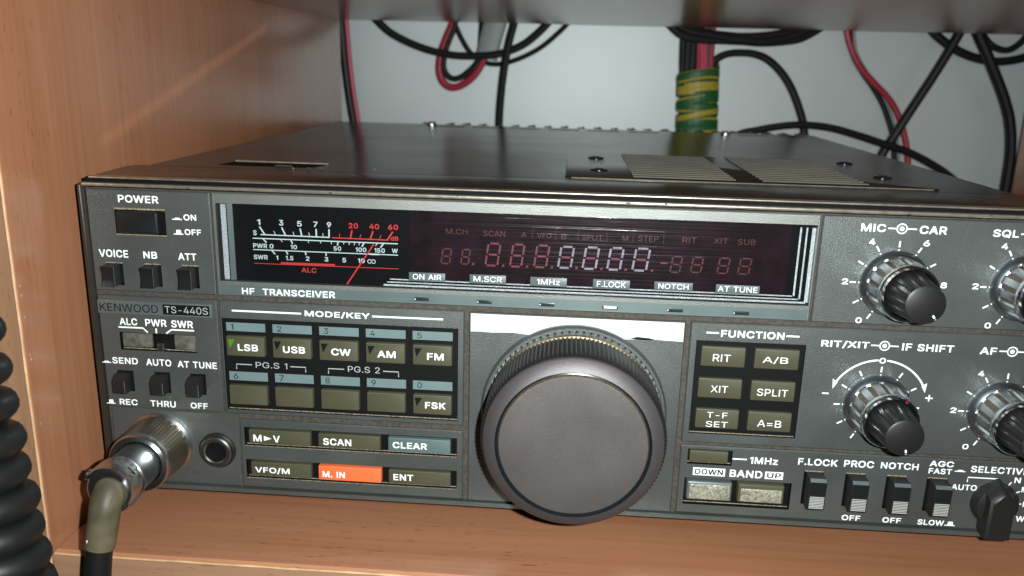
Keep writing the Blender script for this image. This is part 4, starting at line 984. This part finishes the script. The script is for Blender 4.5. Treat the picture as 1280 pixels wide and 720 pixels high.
mb.lathe(KX, KZ, [(24.3, -4.7), (24.5, -5.0), (24.4, -5.4), (24.0, -5.6)], M['gold'], 128, cap=False)
mb.build('knob_ring', knob)
mb = MB()
NT = 128
mb.lathe(KX, KZ, [(23.7, -5.6), (24.3, -6.1), (24.35, -12), (24.25, -18.8), (23.9, -19.6)], M['rubberedge'], NT * 4, mod=lambda k, j: 1 + ((.011, .011, -.006, -.011)[k % 4] if 0 < j < 4 else -.004), cap=False)
mb.build('knob_grip', knob)
mb = MB()
mb.lathe(KX, KZ, [(23.3, -19.2), (23.75, -19.7), (23.7, -20.2), (23.4, -20.6), (20.6, -22.2), (20.4, -22.25)], M['knobrim'], 160, cap=False)
mb.build('knob_rim', knob)
mb = MB()
mb.lathe(KX, KZ, [(20.4, -22.25), (20.3, -22.15), (20.15, -21.65), (19.9, -21.35), (19.65, -21.45)], M['knobring'], 160, cap=False)
mb.lathe(KX, KZ, [(19.65, -21.45), (19.5, -21.85), (19.3, -22.15)], M['gold'], 160, cap=False)
mb.build('knob_groove', knob)
mb = MB()
mb.lathe(KX, KZ, [(19.3, -22.15), (19.0, -22.2), (10, -22.2)], M['knobmetal'], 160)
mb.build('knob_face', knob)

# ---- function key section with the RIT and AF controls
mb = MB()
mb.module(169.9, W - .5, 23.5, 59.2, M['panel'], [(171.7, 201.3, 26.3, 54.0, .7)], mfl=M['ink'])
dust(mb, 172, 201, 26.3, .62)
mb.line((174.2, 56.3), (177.6, 56.3), .45, Y0, t)
mb.line((195.7, 56.3), (199.2, 56.3), .45, Y0, t)
mb.text('FUNCTION', (178.2, 57.25, 195.2, 55.2), Y0, t, .014)
def dial_marks(mb, cx, cz, nums=True):
    for a in range(0, 360, 30):
        if a in (270,):
            continue
        if 240 < a < 300:
            continue
        c, s_ = math.cos(math.radians(a)), math.sin(math.radians(a))
        mb.line((cx + 9.0 * c, cz + 9.0 * s_), (cx + 11.5 * c, cz + 11.5 * s_), .42, Y0, t)
    if nums:
        for d, x, z in (('0', -7.8, -10.5), ('2', -12.7, .1), ('4', -7.05, 11.1), ('6', 6.8, 11.2), ('8', 12.8, .1)):
            mb.text(d, (cx + x - .82 - (d == '10') * .7, cz + z + .8, cx + x + .82 + (d == '10') * .7, cz + z - .8), Y0, t, .012)
def conc(mb, cx, cz, l0, l1, r0, r1):
    mb.disc(cx, cz, 1.42, Y0, t, 28, 1.08)
    mb.disc(cx, cz, .62, Y0, t, 20)
    mb.line((l0, cz), (cx - 1.35, cz), .36, Y0, t)
    mb.line((cx + 1.35, cz), (r1, cz), .36, Y0, t)
RC, AC, MC, QC = (222.1, 37.3), (255.5, 37.1), (222.0, 72.2), (255.6, 72.3)
mb.text('RIT/XIT', (205.2, 55.75, 218.0, 53.6), Y0, t, .014)
conc(mb, 222.0, 54.8, 218.4, 0, 0, 225.7)
mb.text('IF SHIFT', (226.6, 55.8, 240.2, 53.75), Y0, t, .014)
dial_marks(mb, *RC, nums=False)
mb.text('0', (221.2, 51.35, 222.9, 49.75), Y0, t, .012)
arc = lambda a0, a1, r: [(RC[0] + r * math.cos(math.radians(a0 + (a1 - a0) * k / 16)), RC[1] + r * math.sin(math.radians(a0 + (a1 - a0) * k / 16))) for k in range(17)]
mb.path(arc(95, 153, 13.35), .5, Y0, t)
mb.path(arc(85, 27, 13.35), .5, Y0, t)
for sg in (-1, 1):
    mb.poly([(RC[0] + sg * 12.35, RC[1] + 4.5), (RC[0] + sg * 12.6, RC[1] + 7.4), (RC[0] + sg * 11.2, RC[1] + 6.4)], Y0 - .01, t)
mb.line((207.1, 40.3), (208.9, 40.3), .4, Y0, t)
mb.line((234.8, 40.35), (236.8, 40.35), .4, Y0, t)
mb.line((235.8, 39.4), (235.8, 41.3), .4, Y0 - .01, t)
mb.text('AF', (247.0, 55.7, 251.4, 53.7), Y0, t, .014)
conc(mb, 255.4, 54.8, 252.0, 0, 0, 259.0)
mb.text('RF', (259.6, 55.7, 263.8, 53.7), Y0, t, .014)
dial_marks(mb, *AC)
mb.build('panel_section', tr)
for nm, x0, z0, ws in (
        ('RIT', 173.2, 46.5, [('RIT', (176.5, 50.3, 181.3, 48.25))]), ('A/B', 187.7, 46.5, [('A/B', (190.0, 50.3, 196.9, 48.25))]),
        ('XIT', 173.1, 37.2, [('XIT', (176.7, 41.1, 181.4, 39.1))]), ('SPLIT', 187.6, 37.1, [('SPLIT', (189.4, 40.85, 197.8, 38.75))]),
        ('T-F SET', 173.1, 28.05, [('T-F', (176.3, 33.15, 182.0, 31.45)), ('SET', (176.2, 30.4, 182.3, 28.65))]), ('A=B', 187.6, 27.95, [('A=B', (190.4, 31.55, 197.0, 29.5))])):
    key(x0 + .1, x0 + 12.1, z0 + .15, z0 + 5.95, M['key'], ws, yf=-.4, yb=1., bold=.0).build('key', tr, label='olive key reading %s' % nm)

# ---- upper right section
mb = MB()
mb.module(201.75, W - .5, 60.6, 89.9, M['panel'])
mb.text('MIC', (211.6, 88.05, 217.9, 85.95), Y0, t, .014)
conc(mb, 222.0, 87.0, 218.5, 0, 0, 225.8)
mb.text('CAR', (226.5, 88.0, 233.4, 85.85), Y0, t, .014)
dial_marks(mb, *MC)
mb.text('SQL', (245.0, 87.75, 251.5, 85.65), Y0, t, .014)
conc(mb, 255.6, 86.75, 252.0, 0, 0, 259.3)
mb.text('TONE', (259.9, 87.75, 267.6, 85.65), Y0, t, .014)
dial_marks(mb, *QC)
mb.build('panel_section', tr)

def concentric(cx, cz, ptr_inner, ptr_outer, red=False):
    mb = MB()
    mb.lathe(cx, cz, [(9.9, .02), (9.9, -.12), (9.3, -.14)], M['panel'], 64, cap=False)
    mb.lathe(cx, cz, [(8.9, 0), (8.95, -.7), (8.75, -1.1), (7.95, -2.0), (7.8, -2.1)], M['flange'], 96, cap=False)
    root = mb.build('control_knob', tr)
    mb = MB()
    n, fl_ = 14 * 10, 14
    def fm(k, j):
        if j in (1, 2, 3):
            return 1.0 if (k % 10) in (0, 1, 2, 3, 4, 9) else .93
        return 1.0
    mb.lathe(cx, cz, [(7.85, -2.0), (7.9, -2.2), (7.75, -6), (7.55, -9.4), (7.5, -9.5), (7.45, -9.9)], M['satin'], n, mod=fm, cap=False)
    k0, dk = len(mb.mi) - 5 * n, mb.slot(M['flute'])
    for a in (1, 2):
        for i in range(n):
            if i % 10 in (5, 6, 7):
                mb.mi[k0 + a * n + i] = dk
    mb.lathe(cx, cz, [(7.3, -9.4), (7.55, -9.9), (7.5, -10.9), (7.2, -11.4), (6.6, -11.4), (6.35, -11.0), (6.2, -8.0)], M['chrome'], 96, cap=False)
    mb.disc(cx, cz, 6.9, -8.5, M['recess'], 48)
    if ptr_outer is not None:
        a = math.radians(ptr_outer)
        c, s_ = math.cos(a), math.sin(a)
        q = [(7.35, -11.25), (6.5, -11.45)]
        mb.add([(cx + r * c - k * s_, y - .03, cz + r * s_ + k * c) for r, y in q for k in (-.32, .32)], [(0, 1, 3, 2)], M['redwire'] if red else M['ink'])
    mb.build('knob_collar', root)
    mb = MB()
    n2 = 14 * 8
    def f2(k, j):
        return (1.0 if (k % 8) in (0, 1, 2, 3) else .93) if j in (1, 2, 3) else 1.0
    mb.lathe(cx, cz, [(5.9, -8.5), (5.95, -11.2), (5.5, -15), (5.05, -20.0), (4.8, -20.7), (4.3, -21.0)], M['black'], n2, mod=f2)
    a = math.radians(ptr_inner)
    c, s_ = math.cos(a), math.sin(a)
    mb.add([(cx + r * c - k * s_, y, cz + r * s_ + k * c) for r, y in ((3.1, -21.04), (4.4, -20.98)) for k in (-.22, .22)], [(0, 1, 3, 2)], M['white'])
    mb.build('knob_cap', root)
concentric(*MC, -52, None)
concentric(*RC, -80, 62, True)
concentric(*AC, 200, 230)
concentric(*QC, 200, 230)

# ---- lower right section: 1 MHz / band keys, rockers and the selectivity pointer
mb = MB()
sw = [('F.LOCK', 205.5), ('PROC', 217.0), ('NOTCH', 228.3), ('AGC', 239.4)]
mb.module(169.9, W - .5, 1.2, 22.5, M['panel'], [(172.0, 184.6, 16.8, 21.5, 1.2), (171.7, 202.0, 4.0, 12.4, 1.5)] + [(x - .5, x + 5.1, 6.2, 16.8, 2.) for _, x in sw])
mb.line((184.7, 19.05), (188.7, 19.05), .4, Y0, t)
mb.text('1MHz', (189.6, 19.95, 197.4, 17.85), Y0, t, .014)
for wd_, r in (('DOWN', (173.9, 15.75, 183.0, 13.35)), ('UP', (194.2, 15.65, 199.3, 13.35))):
    mb.poly([(r[0], r[3]), (r[2], r[3]), (r[2], r[1]), (r[0], r[1])], Y0, t)
    mb.text(wd_, (r[0] + .6, r[1] - .35, r[2] - .6, r[3] + .35), Y0 - .03, M['ink'], .014)
mb.text('BAND', (184.3, 15.65, 193.5, 13.4), Y0, t, .014)
mb.text('F.LOCK', (203.0, 20.45, 213.9, 18.35), Y0, t, .014)
mb.text('PROC', (215.7, 20.6, 223.9, 18.5), Y0, t, .014)
mb.text('NOTCH', (225.8, 20.6, 236.1, 18.6), Y0, t, .014)
mb.text('AGC', (239.0, 21.85, 245.5, 20.1), Y0, t, .014)
mb.text('FAST', (239.0, 19.55, 245.3, 17.85), Y0, t, .014)
icon(mb, 246.0, 18.85, 2.9, False)
mb.text('SELECTIVITY', (250.3, 20.95, 269.0, 18.95), Y0, t, .014)
mb.text('AUTO', (245.9, 15.05, 252.8, 13.3), Y0, t, .014)
mb.path([(249.9, 15.9), (249.9, 17.35), (258.0, 17.35), (258.0, 16.4)], .34, Y0, t)
for wd_, x0, x1 in (('OFF', 217.1, 222.3), ('OFF', 228.5, 233.7), ('SLOW', 238.3, 245.6)):
    mb.text(wd_, (x0, 3.45, x1, 1.75), Y0, t, .014)
icon(mb, 245.8, 1.9, 2.9, True)
for a in (60, 31, 0, -31):
    c, s_ = math.cos(math.radians(a)), math.sin(math.radians(a))
    mb.line((258 + 6.5 * c, 10 + 6.5 * s_), (258 + 7.6 * c, 10 + 7.6 * s_), .36, Y0, t)
for d, x0, x1, z in (('N', 262.5, 264.2, 17.25), ('M2', 264.9, 268.2, 14.5), ('M1', 266.0, 269.2, 10.0), ('W', 264.9, 267.3, 5.4)):
    mb.text(d, (x0, z + .85, x1, z - .85), Y0, t, .012)
dust(mb, 172.2, 184.4, 16.8, 1.1)
dust(mb, 172, 201.8, 4.0, 1.35)
for _, x in sw:
    mb.line((x - .4, 16.55), (x + 5.0, 16.55), .4, Y0, M['dirt'])
mb.build('panel_section', tr)
key(172.6, 183.5, 17.3, 20.9, M['key'], yf=.1, yb=1.1).build('key', tr, label='small blank olive key')
for x0, x1, lab in ((172.4, 185.3, 'textured pale down key'), (186.9, 200.0, 'textured pale up key')):
    mb = MB().plate(x0, x1, 5.9, 11.8, -1.0, 1.4, M['key'] if 'up key' in lab else M['badge'], .5, .6)
    mb.plate(x0 + .8, x1 - .7, 6.4, 11.0 if 'down' in lab else 10.4, -1.12, -.5, M['pearl'], .3, .1)
    mb.build('key', tr, label=lab)
for nm, x in sw:
    mb = MB()
    pr = [(-4.6, 7.0), (-5.0, 7.4), (-5.0, 15.6), (-4.2, 16.4), (2, 16.4), (2, 7.0)]
    mb.loft([[(x, y, z) for y, z in pr], [(x + 4.6, y, z) for y, z in pr]], M['black'])
    mb.box(x + .3, x + 4.55, -5.06, -4.9, 11.6, 15.5, M['gloss'])
    for k in range(8):
        z = 7.55 + k * .48
        mb.add([(x + .3, -5.04, z), (x + 4.3, -5.04, z), (x + 4.3, -5.22, z + .2), (x + .3, -5.22, z + .2), (x + .3, -5.04, z + .32), (x + 4.3, -5.04, z + .32)], [(0, 1, 2, 3), (3, 2, 5, 4)], M['ribs'])
    mb.add([(x + .1, -5.0, 15.62), (x + 4.5, -5.0, 15.62), (x + 4.5, -4.25, 16.42), (x + .1, -4.25, 16.42)], [(0, 1, 2, 3)], M['badge'])  # top bevel's highlight painted as a blue-grey strip
    mb.build('rocker_switch', tr, label='black rocker under %s' % nm)
mb = MB()
mb.lathe(258, 10, [(6.4, 0), (6.4, -1.2), (5.6, -2.6), (4.0, -3.2)], M['black'], 48)
ptr = mb.build('selector_knob', tr)
mb = MB()
# lever-shaped grip: narrow at the pointing end, falling back towards it
def sec(y, x0, x1, z0, z1, nose):
    return [(x0, y, z0), (x1, y, z0), (x1, y, z1 - nose), ((x0 + x1) / 2 + .5, y, z1), ((x0 + x1) / 2 - .5, y, z1), (x0, y, z1 - nose)]
mb.loft([sec(-.4, 254.3, 261.4, 2.4, 17.6, 3.2), sec(-3.0, 254.2, 261.3, 1.7, 17.2, 3.0), sec(-5.6, 254.3, 261.0, 1.5, 15.8, 2.8), sec(-6.2, 254.9, 260.5, 2.1, 15.0, 2.6)], M['black'])
mb.build('knob_grip', ptr)
# feet
for x in (22, 248):
    for y in (30, 215):
        mb = MB()
        n = 24
        mb.loft([[(x + r * math.cos(2 * math.pi * k / n), y + r * math.sin(2 * math.pi * k / n), z) for k in range(n)] for r, z in ((7, FZ + .02), (7.4, FZ + .6), (8, -.3), (8, 2.2))], M['rubber'])
        mb.build('foot', tr)

# added strip lamp in place of the flash's reflected streak on the cabinet side
gd = bpy.data.lights.new("added_streak_lamp", 'AREA')
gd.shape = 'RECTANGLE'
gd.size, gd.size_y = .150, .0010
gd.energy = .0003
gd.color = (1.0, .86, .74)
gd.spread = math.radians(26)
go = bpy.data.objects.new("added_streak_lamp", gd)
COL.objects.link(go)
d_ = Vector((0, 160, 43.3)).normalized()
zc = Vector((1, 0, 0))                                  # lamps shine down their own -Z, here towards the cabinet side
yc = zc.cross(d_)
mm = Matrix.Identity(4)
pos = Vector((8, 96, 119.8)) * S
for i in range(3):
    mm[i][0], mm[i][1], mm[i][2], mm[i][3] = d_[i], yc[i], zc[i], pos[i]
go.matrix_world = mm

# ------------------------------------------------------------------ microphone plug and its lead
pl = thing('microphone_plug', 'chrome microphone plug with knurled ring and olive boot screwed into the radio', 'plug')
PX, PZ = 16.3, 13.6
mb = MB()
def kn(k, j):
    return 1 + (.016 if (k // 3 + j) % 2 else -.016) if 1 < j < 19 else 1
mb.lathe(PX, PZ, [(8.6, -1.1), (9.0, -1.4)] + [(9.0 - .02 * i, -1.8 - i * .5) for i in range(18)] + [(8.6, -11.2)], M['knurl'], 168, mod=kn, cap=False)
mb.build('knurled_ring', pl)
mb = MB()
mb.lathe(PX, PZ, [(8.6, -11.0), (8.8, -11.4), (8.8, -12.6), (8.4, -13.2), (7.2, -13.3), (6.7, -12.6), (6.6, -11)], M['chrome_d'], 72, cap=False)
mb.build('front_collar', pl)
mb = MB()
mb.lathe(PX, PZ, [(6.2, -11), (6.25, -14), (6.2, -20.5), (6.5, -21), (6.6, -22.0), (6.2, -22.4)], M['chrome_d'], 72, cap=False)
mb.build('plug_barrel', pl)
mb = MB()
mb.lathe(PX, PZ, [(6.1, -22), (6.9, -22.5), (7.1, -23.5), (7.1, -27.6), (6.6, -28.6), (5.4, -29.0), (4.2, -28.8)], M['chrome_d'], 72, mod=lambda k, j: 1 - (.10 if 28 < k % 72 < 44 or k % 72 > 64 or k % 72 < 8 else 0) * (0 < j < 5))
clamp = mb.build('cable_clamp', pl)
for sx, dz in ((4.6, 4.2), (-6.5, 2.8)):
    mb = MB()
    c0 = Vector((PX + sx, -25.6, PZ + dz))
    d_ = Vector((sx, 0, dz)).normalized()
    mb.tube([c0 - d_ * .8, c0 + d_ * .7], 1.5, M['chrome_d'], 14, 1)
    u = Vector((0, 1, 0)).cross(d_)
    mb.tube([c0 + d_ * .72 - u * 1.3, c0 + d_ * .72 + u * 1.3], .25, M['recess'], 6, 1)
    mb.build('clamp_screw', clamp)
mb = MB()
mb.tube([(PX, -26.8, PZ), (PX, -28.4, PZ - .6), (PX - .1, -30.4, PZ - 3.0), (PX - .3, -31.6, 7), (PX - .9, -32.8, 2.0), (PX - 1.3, -33.3, -.4)], lambda f: 4.15 - .35 * f, M['boot'], 28, 10)
mb.build('cable_boot', pl)
mb = MB()
mb.tube([(PX - .9, -32.8, 2.0), (PX - 1.6, -33.6, -3), (PX - 2.6, -34.4, -14), (PX - 4, -35.2, -40), (PX - 5, -35, -80)], 3.35, M['rubber'], 24, 8)
mb.build('cable', pl)
mb = MB().plate(PX - 3.0, PX - 2.3, 2.0, 3.2, -36.2, -35.3, M['white_gloss'], .1, .2)
mb.build('white_speck', pl)

# coiled lead hanging at the left
co = MB()
ZK = [(112, 7.0), (102, 9.6), (92, 13.0), (82, 10.5), (74.5, 15.0), (68.9, 18.2), (60, 18.8), (51.8, 19.2), (43.4, 19.6), (36.3, 20.2), (28.9, 20.9), (21.7, 21.6), (14.6, 22.1), (7.6, 22.7), (.8, 23.2), (-6, 23.7), (-12.8, 24.2), (-19.6, 24.8), (-26.4, 25.4)]
pts = []
for k in range((len(ZK) - 1) * 22 + 1):
    i, f = min(k // 22, len(ZK) - 2), k / 22 - min(k // 22, len(ZK) - 2)
    z, e = ZK[i][0] + (ZK[i + 1][0] - ZK[i][0]) * f, ZK[i][1] + (ZK[i + 1][1] - ZK[i][1]) * f
    a = 2 * math.pi * k / 22
    rad = 8.2 + .25 * math.sin(i * 1.7 + a * .15)
    pts.append((e - 5.3 - 8.2 + rad * math.cos(a), -63 + rad * math.sin(a), z))
co.tube(pts, 3.55, M['rubber'], 16, 1)
tag(co.build('coiled_cord'), 'thick black coiled cord hanging in front of the cabinet edge', 'cord')

# ------------------------------------------------------------------ cables on the wall
G = 'cables hanging behind the radio'
def cable(name, label, pts, r, m, n=10):
    return tag(MB().tube(pts, r, m, n, 8).build(name), label, 'cable', G)
def off(pts, dx, dy=0, dz=0):
    return [(x + dx, y + dy, z + dz) for x, y, z in pts]
tl = [(-13.8, 316, 170), (-13.0, 316, 159.6), (-11.8, 316, 147.7), (-10.4, 316, 126), (-8.4, 316, 106.4), (-5.7, 316, 87.9), (-2.5, 316, 68.6), (0, 316, 40)]
tw = thing('twin_cable', 'red and black twin cable running straight down beside the left cabinet side', 'cable', G)
MB().tube(off(tl, .4), 2.3, M['cable'], 10, 8).build('black_conductor', tw)
MB().tube(off(tl, 3.4, 1), 1.5, M['pinkwire'], 10, 8).build('red_conductor', tw)
cable('cable', 'thick black cable sagging in a wide arc over the red loop', [(4.1, 312, 159.6), (11.5, 312, 150.9), (21.4, 312, 142.6), (36.4, 312, 135.8), (51.4, 312, 131.8), (66.4, 312, 130.3), (86.3, 312, 131.7), (101.1, 312, 136.8), (111.7, 312, 144.6), (120.1, 312, 154.1), (124.7, 312, 165)], 2.4, M['cable'])
cable('cable', 'thin black cable in a tighter arc just below the wide arc', [(54.8, 322, 161.3), (58.9, 322, 150.5), (64, 322, 140), (70.2, 322, 131.5), (78.4, 322, 126.8), (88.1, 322, 126), (100.6, 322, 129.8), (113, 322, 136.3), (123.7, 322, 145.2), (130.8, 322, 153), (135.4, 322, 163)], 1.6, M['cable'])
lp = [(60.4, 318, 163), (58.5, 318, 150.3), (55, 318, 142.1), (51.5, 318, 132.4), (50, 318, 122.7), (52, 318, 114.9), (57.2, 318, 111.1), (63.8, 318, 112.2), (70.9, 318, 117.3), (75.8, 318, 123.8), (78.8, 318, 130.6), (83.5, 318, 145.1), (86.2, 318, 162)]
lw = thing('looped_twin_cable', 'red and black twin cable bent into a hanging U loop', 'cable', G)
MB().tube(lp, 2.4, M['redwire'], 10, 8).build('red_conductor', lw)
inner = [(x + (61 - x) * .20 + .6, y - 1, z + (134 - z) * .18 + (1.2 if z < 120 else 0)) for x, y, z in lp[:-2]] + [(77, 317, 150), (79, 317, 163)]
MB().tube(inner, 1.9, M['cable'], 10, 8).build('black_conductor', lw)
st = MB()
st.tube([(88.5, 314, 166), (85.7, 314, 151.2), (82.8, 314, 140.6), (80.2, 314, 129.0)], 1.5, M['greytape'], 16, 8, ell=4.6)
tag(st.build('flat_cable'), 'short pale grey flat cable ending behind the black arcs', 'cable', G)
cable('cable', 'black cable hanging almost straight down left of the bare wall', [(99.8, 306, 163), (97.7, 306, 150.5), (94.6, 306, 137.9), (92, 306, 121.4), (90.4, 306, 104.5), (89.8, 306, 88.4), (89.7, 306, 60)], 2.3, M['cable'])
bn = thing('cable_bundle', 'thick sagging bundle of black cables right under the upper shelf', 'cable', G)
bp = [(180, 306, 163), (189.4, 306, 156), (199.5, 306, 149.2), (211.5, 306, 146.6), (223.4, 306, 144.8), (235.3, 306, 143.4), (247, 306, 143.4), (260.8, 306, 146.2), (269.8, 306, 149.4), (280.7, 306, 155.5), (286.8, 306, 162)]
for dx, dy, dz, r in ((0, 0, 0, 2.7), (1, -3, 2.6, 2.2), (-1, -2, -3.2, 2.5), (2, 3, 1.5, 2.4), (0, -4, -.5, 2.1)):
    q = [(x + dx, y + dy, z + dz * (.7 + .5 * math.sin(i * 1.1 + dx))) for i, (x, y, z) in enumerate(bp)]
    MB().tube(q, r, M['cable'], 10, 8).build('cable_strand', bn)
cable('cable', 'black cable arching out of the harness and down to the cover', [(214.5, 312, 118), (216.5, 312, 124.5), (220.7, 312, 131.6), (226.6, 312, 135.1), (234.7, 312, 136.2), (244.3, 312, 135.5), (252.7, 312, 132), (261.1, 312, 124.7), (267.9, 312, 115.4), (274, 312, 103.1), (277.6, 312, 92.6), (282, 312, 70)], 2.3, M['cable'])
cable('cable', 'black cable lying in a low arch just above the back of the cover', [(205, 292, 70), (215, 292, 77.9), (235.3, 292, 89), (244.5, 292, 91.6), (258.2, 292, 94.4), (272.1, 292, 95.7), (288.5, 292, 94.3), (305.2, 292, 90.2), (319.6, 292, 86), (331.6, 292, 82.6), (341.4, 292, 78.7), (356.4, 292, 70.7), (372.1, 292, 59.3)], 2.2, M['cable'])
rd = [(294, 322, 170), (295.9, 322, 163.8), (298.8, 322, 151.9), (303, 322, 140.8), (309.7, 322, 130.1), (319.1, 322, 120.8), (327.9, 322, 112.9), (334.8, 322, 104.4), (340.2, 322, 93.8), (345.2, 322, 79.1), (349.7, 322, 55)]
cable('wire', 'red wire curving down the wall toward the crossed cables', rd, 1.9, M['redwire'])
dk = [(300.4, 326, 164.2), (302.2, 326, 150), (305.5, 326, 137.3), (312.5, 326, 126.9), (320.5, 326, 117.5), (327, 326, 108.5), (332.2, 326, 98.5), (336.9, 326, 86), (342, 326, 60)]
cable('wire', 'dark grey wire following close behind the red wire', dk, 1.6, M['cable'])
cable('wire', 'pale thin wire between the red wire and the dark one', [(x + 2.6, y, z + .6) for x, y, z in dk], .9, M['greytape'])
cable('cable', 'straight black cable slanting down left across the red wire', [(370, 312, 172), (366.2, 312, 164.6), (361.5, 312, 151), (356.5, 312, 139.1), (349.5, 312, 124.1), (340.4, 312, 106), (332.3, 312, 89.4), (325.6, 312, 75.6), (318, 312, 50)], 2.7, M['cable'])
cable('cable', 'black cable in a sagging arc at the right end of the shelf', [(333, 318, 170), (339.2, 318, 162.2), (347.7, 318, 151.9), (355.7, 318, 145.6), (365.9, 318, 139.9), (378.2, 318, 136), (390, 318, 134.9), (403.5, 318, 137.5), (416.1, 318, 144.3)], 2.6, M['cable'])
cable('cable', 'black cable running steeply down beside the right cabinet side', [(360, 306, 170), (362.2, 306, 164.2), (368.9, 306, 151), (376.4, 306, 138.6), (383.4, 306, 126.5), (390.8, 306, 112.8), (396.3, 306, 99), (399.5, 306, 82.5), (400.2, 306, 62), (400, 306, 30)], 3.0, M['cable'])
cable('cable', 'thin black cable making a small dip above the sagging arc at right', [(370, 324, 172), (373.1, 324, 163.3), (379.8, 324, 151), (386.6, 324, 144.2), (394.5, 324, 141.6), (400.6, 324, 144), (406.4, 324, 151.1), (411.4, 324, 163)], 2.0, M['cable'])
hs = thing('wire_harness', 'upright wire harness tied round with green and yellow striped wire', 'harness', G)
def hx(x, z):
    return x + (126 - z) * .055
for k, (x, m_, r) in enumerate(((201.5, 'cable', 2.4), (203.8, 'cable', 2.6), (206.6, 'cable', 2.5), (209.8, 'redwire', 1.5), (211.9, 'pinkwire', 1.5), (214.0, 'pinkwire', 1.5), (216.0, 'greenwire', 1.2), (218.2, 'redwire', 1.6), (208, 'cable', 3), (213, 'cable', 3), (204, 'cable', 3), (217, 'cable', 2))):
    dy = (0, -1.5, -1, -2, -2.2, -1.8, -1, 0, 3, 3, 4, 3)[k]
    MB().tube([(hx(x, z) + .4 * math.sin(z * .13 + k), 310 + dy, z) for z in (168, 150, 140, 128, 112, 96, 80, 55)], r, M[m_], 10, 4).build('wire', hs)
pts = []
tn = 12
for k in range(int(tn * 24) + 1):
    a = 2 * math.pi * k / 24
    z = 124.5 - k / 24 * 4.6 + 1.0 * math.sin(a * .5 + .6)
    pts.append((hx(210.3, z) + 12.0 * math.cos(a), 310.5 + 7.6 * math.sin(a), z + (2.6 + 1.2 * math.sin(a * .37)) * math.cos(a + .5)))
sp = MB()
# insulation striped along its length: a green body with a yellow stripe winding on it
Pn = [Vector(p) for p in pts]
rings = []
for i, p in enumerate(Pn):
    tg = (Pn[min(i + 1, len(Pn) - 1)] - Pn[max(i - 1, 0)]).normalized()
    u = (Vector((0, 0, 1)) - tg * tg.z).normalized()
    v = tg.cross(u)
    rings.append([p + u * (3.1 * math.cos(2 * math.pi * k / 12)) + v * (.8 * math.sin(2 * math.pi * k / 12)) for k in range(12)])
for k in range(12):
    for i in range(len(rings) - 1):
        sp.add([rings[i][k], rings[i][(k + 1) % 12], rings[i + 1][(k + 1) % 12], rings[i + 1][k]], [(0, 1, 2, 3)], M['yellowins'] if (k + i // 13) % 12 in (0, 1, 5, 6, 7) else M['greenins'])
sp.build('binding_wire', hs)
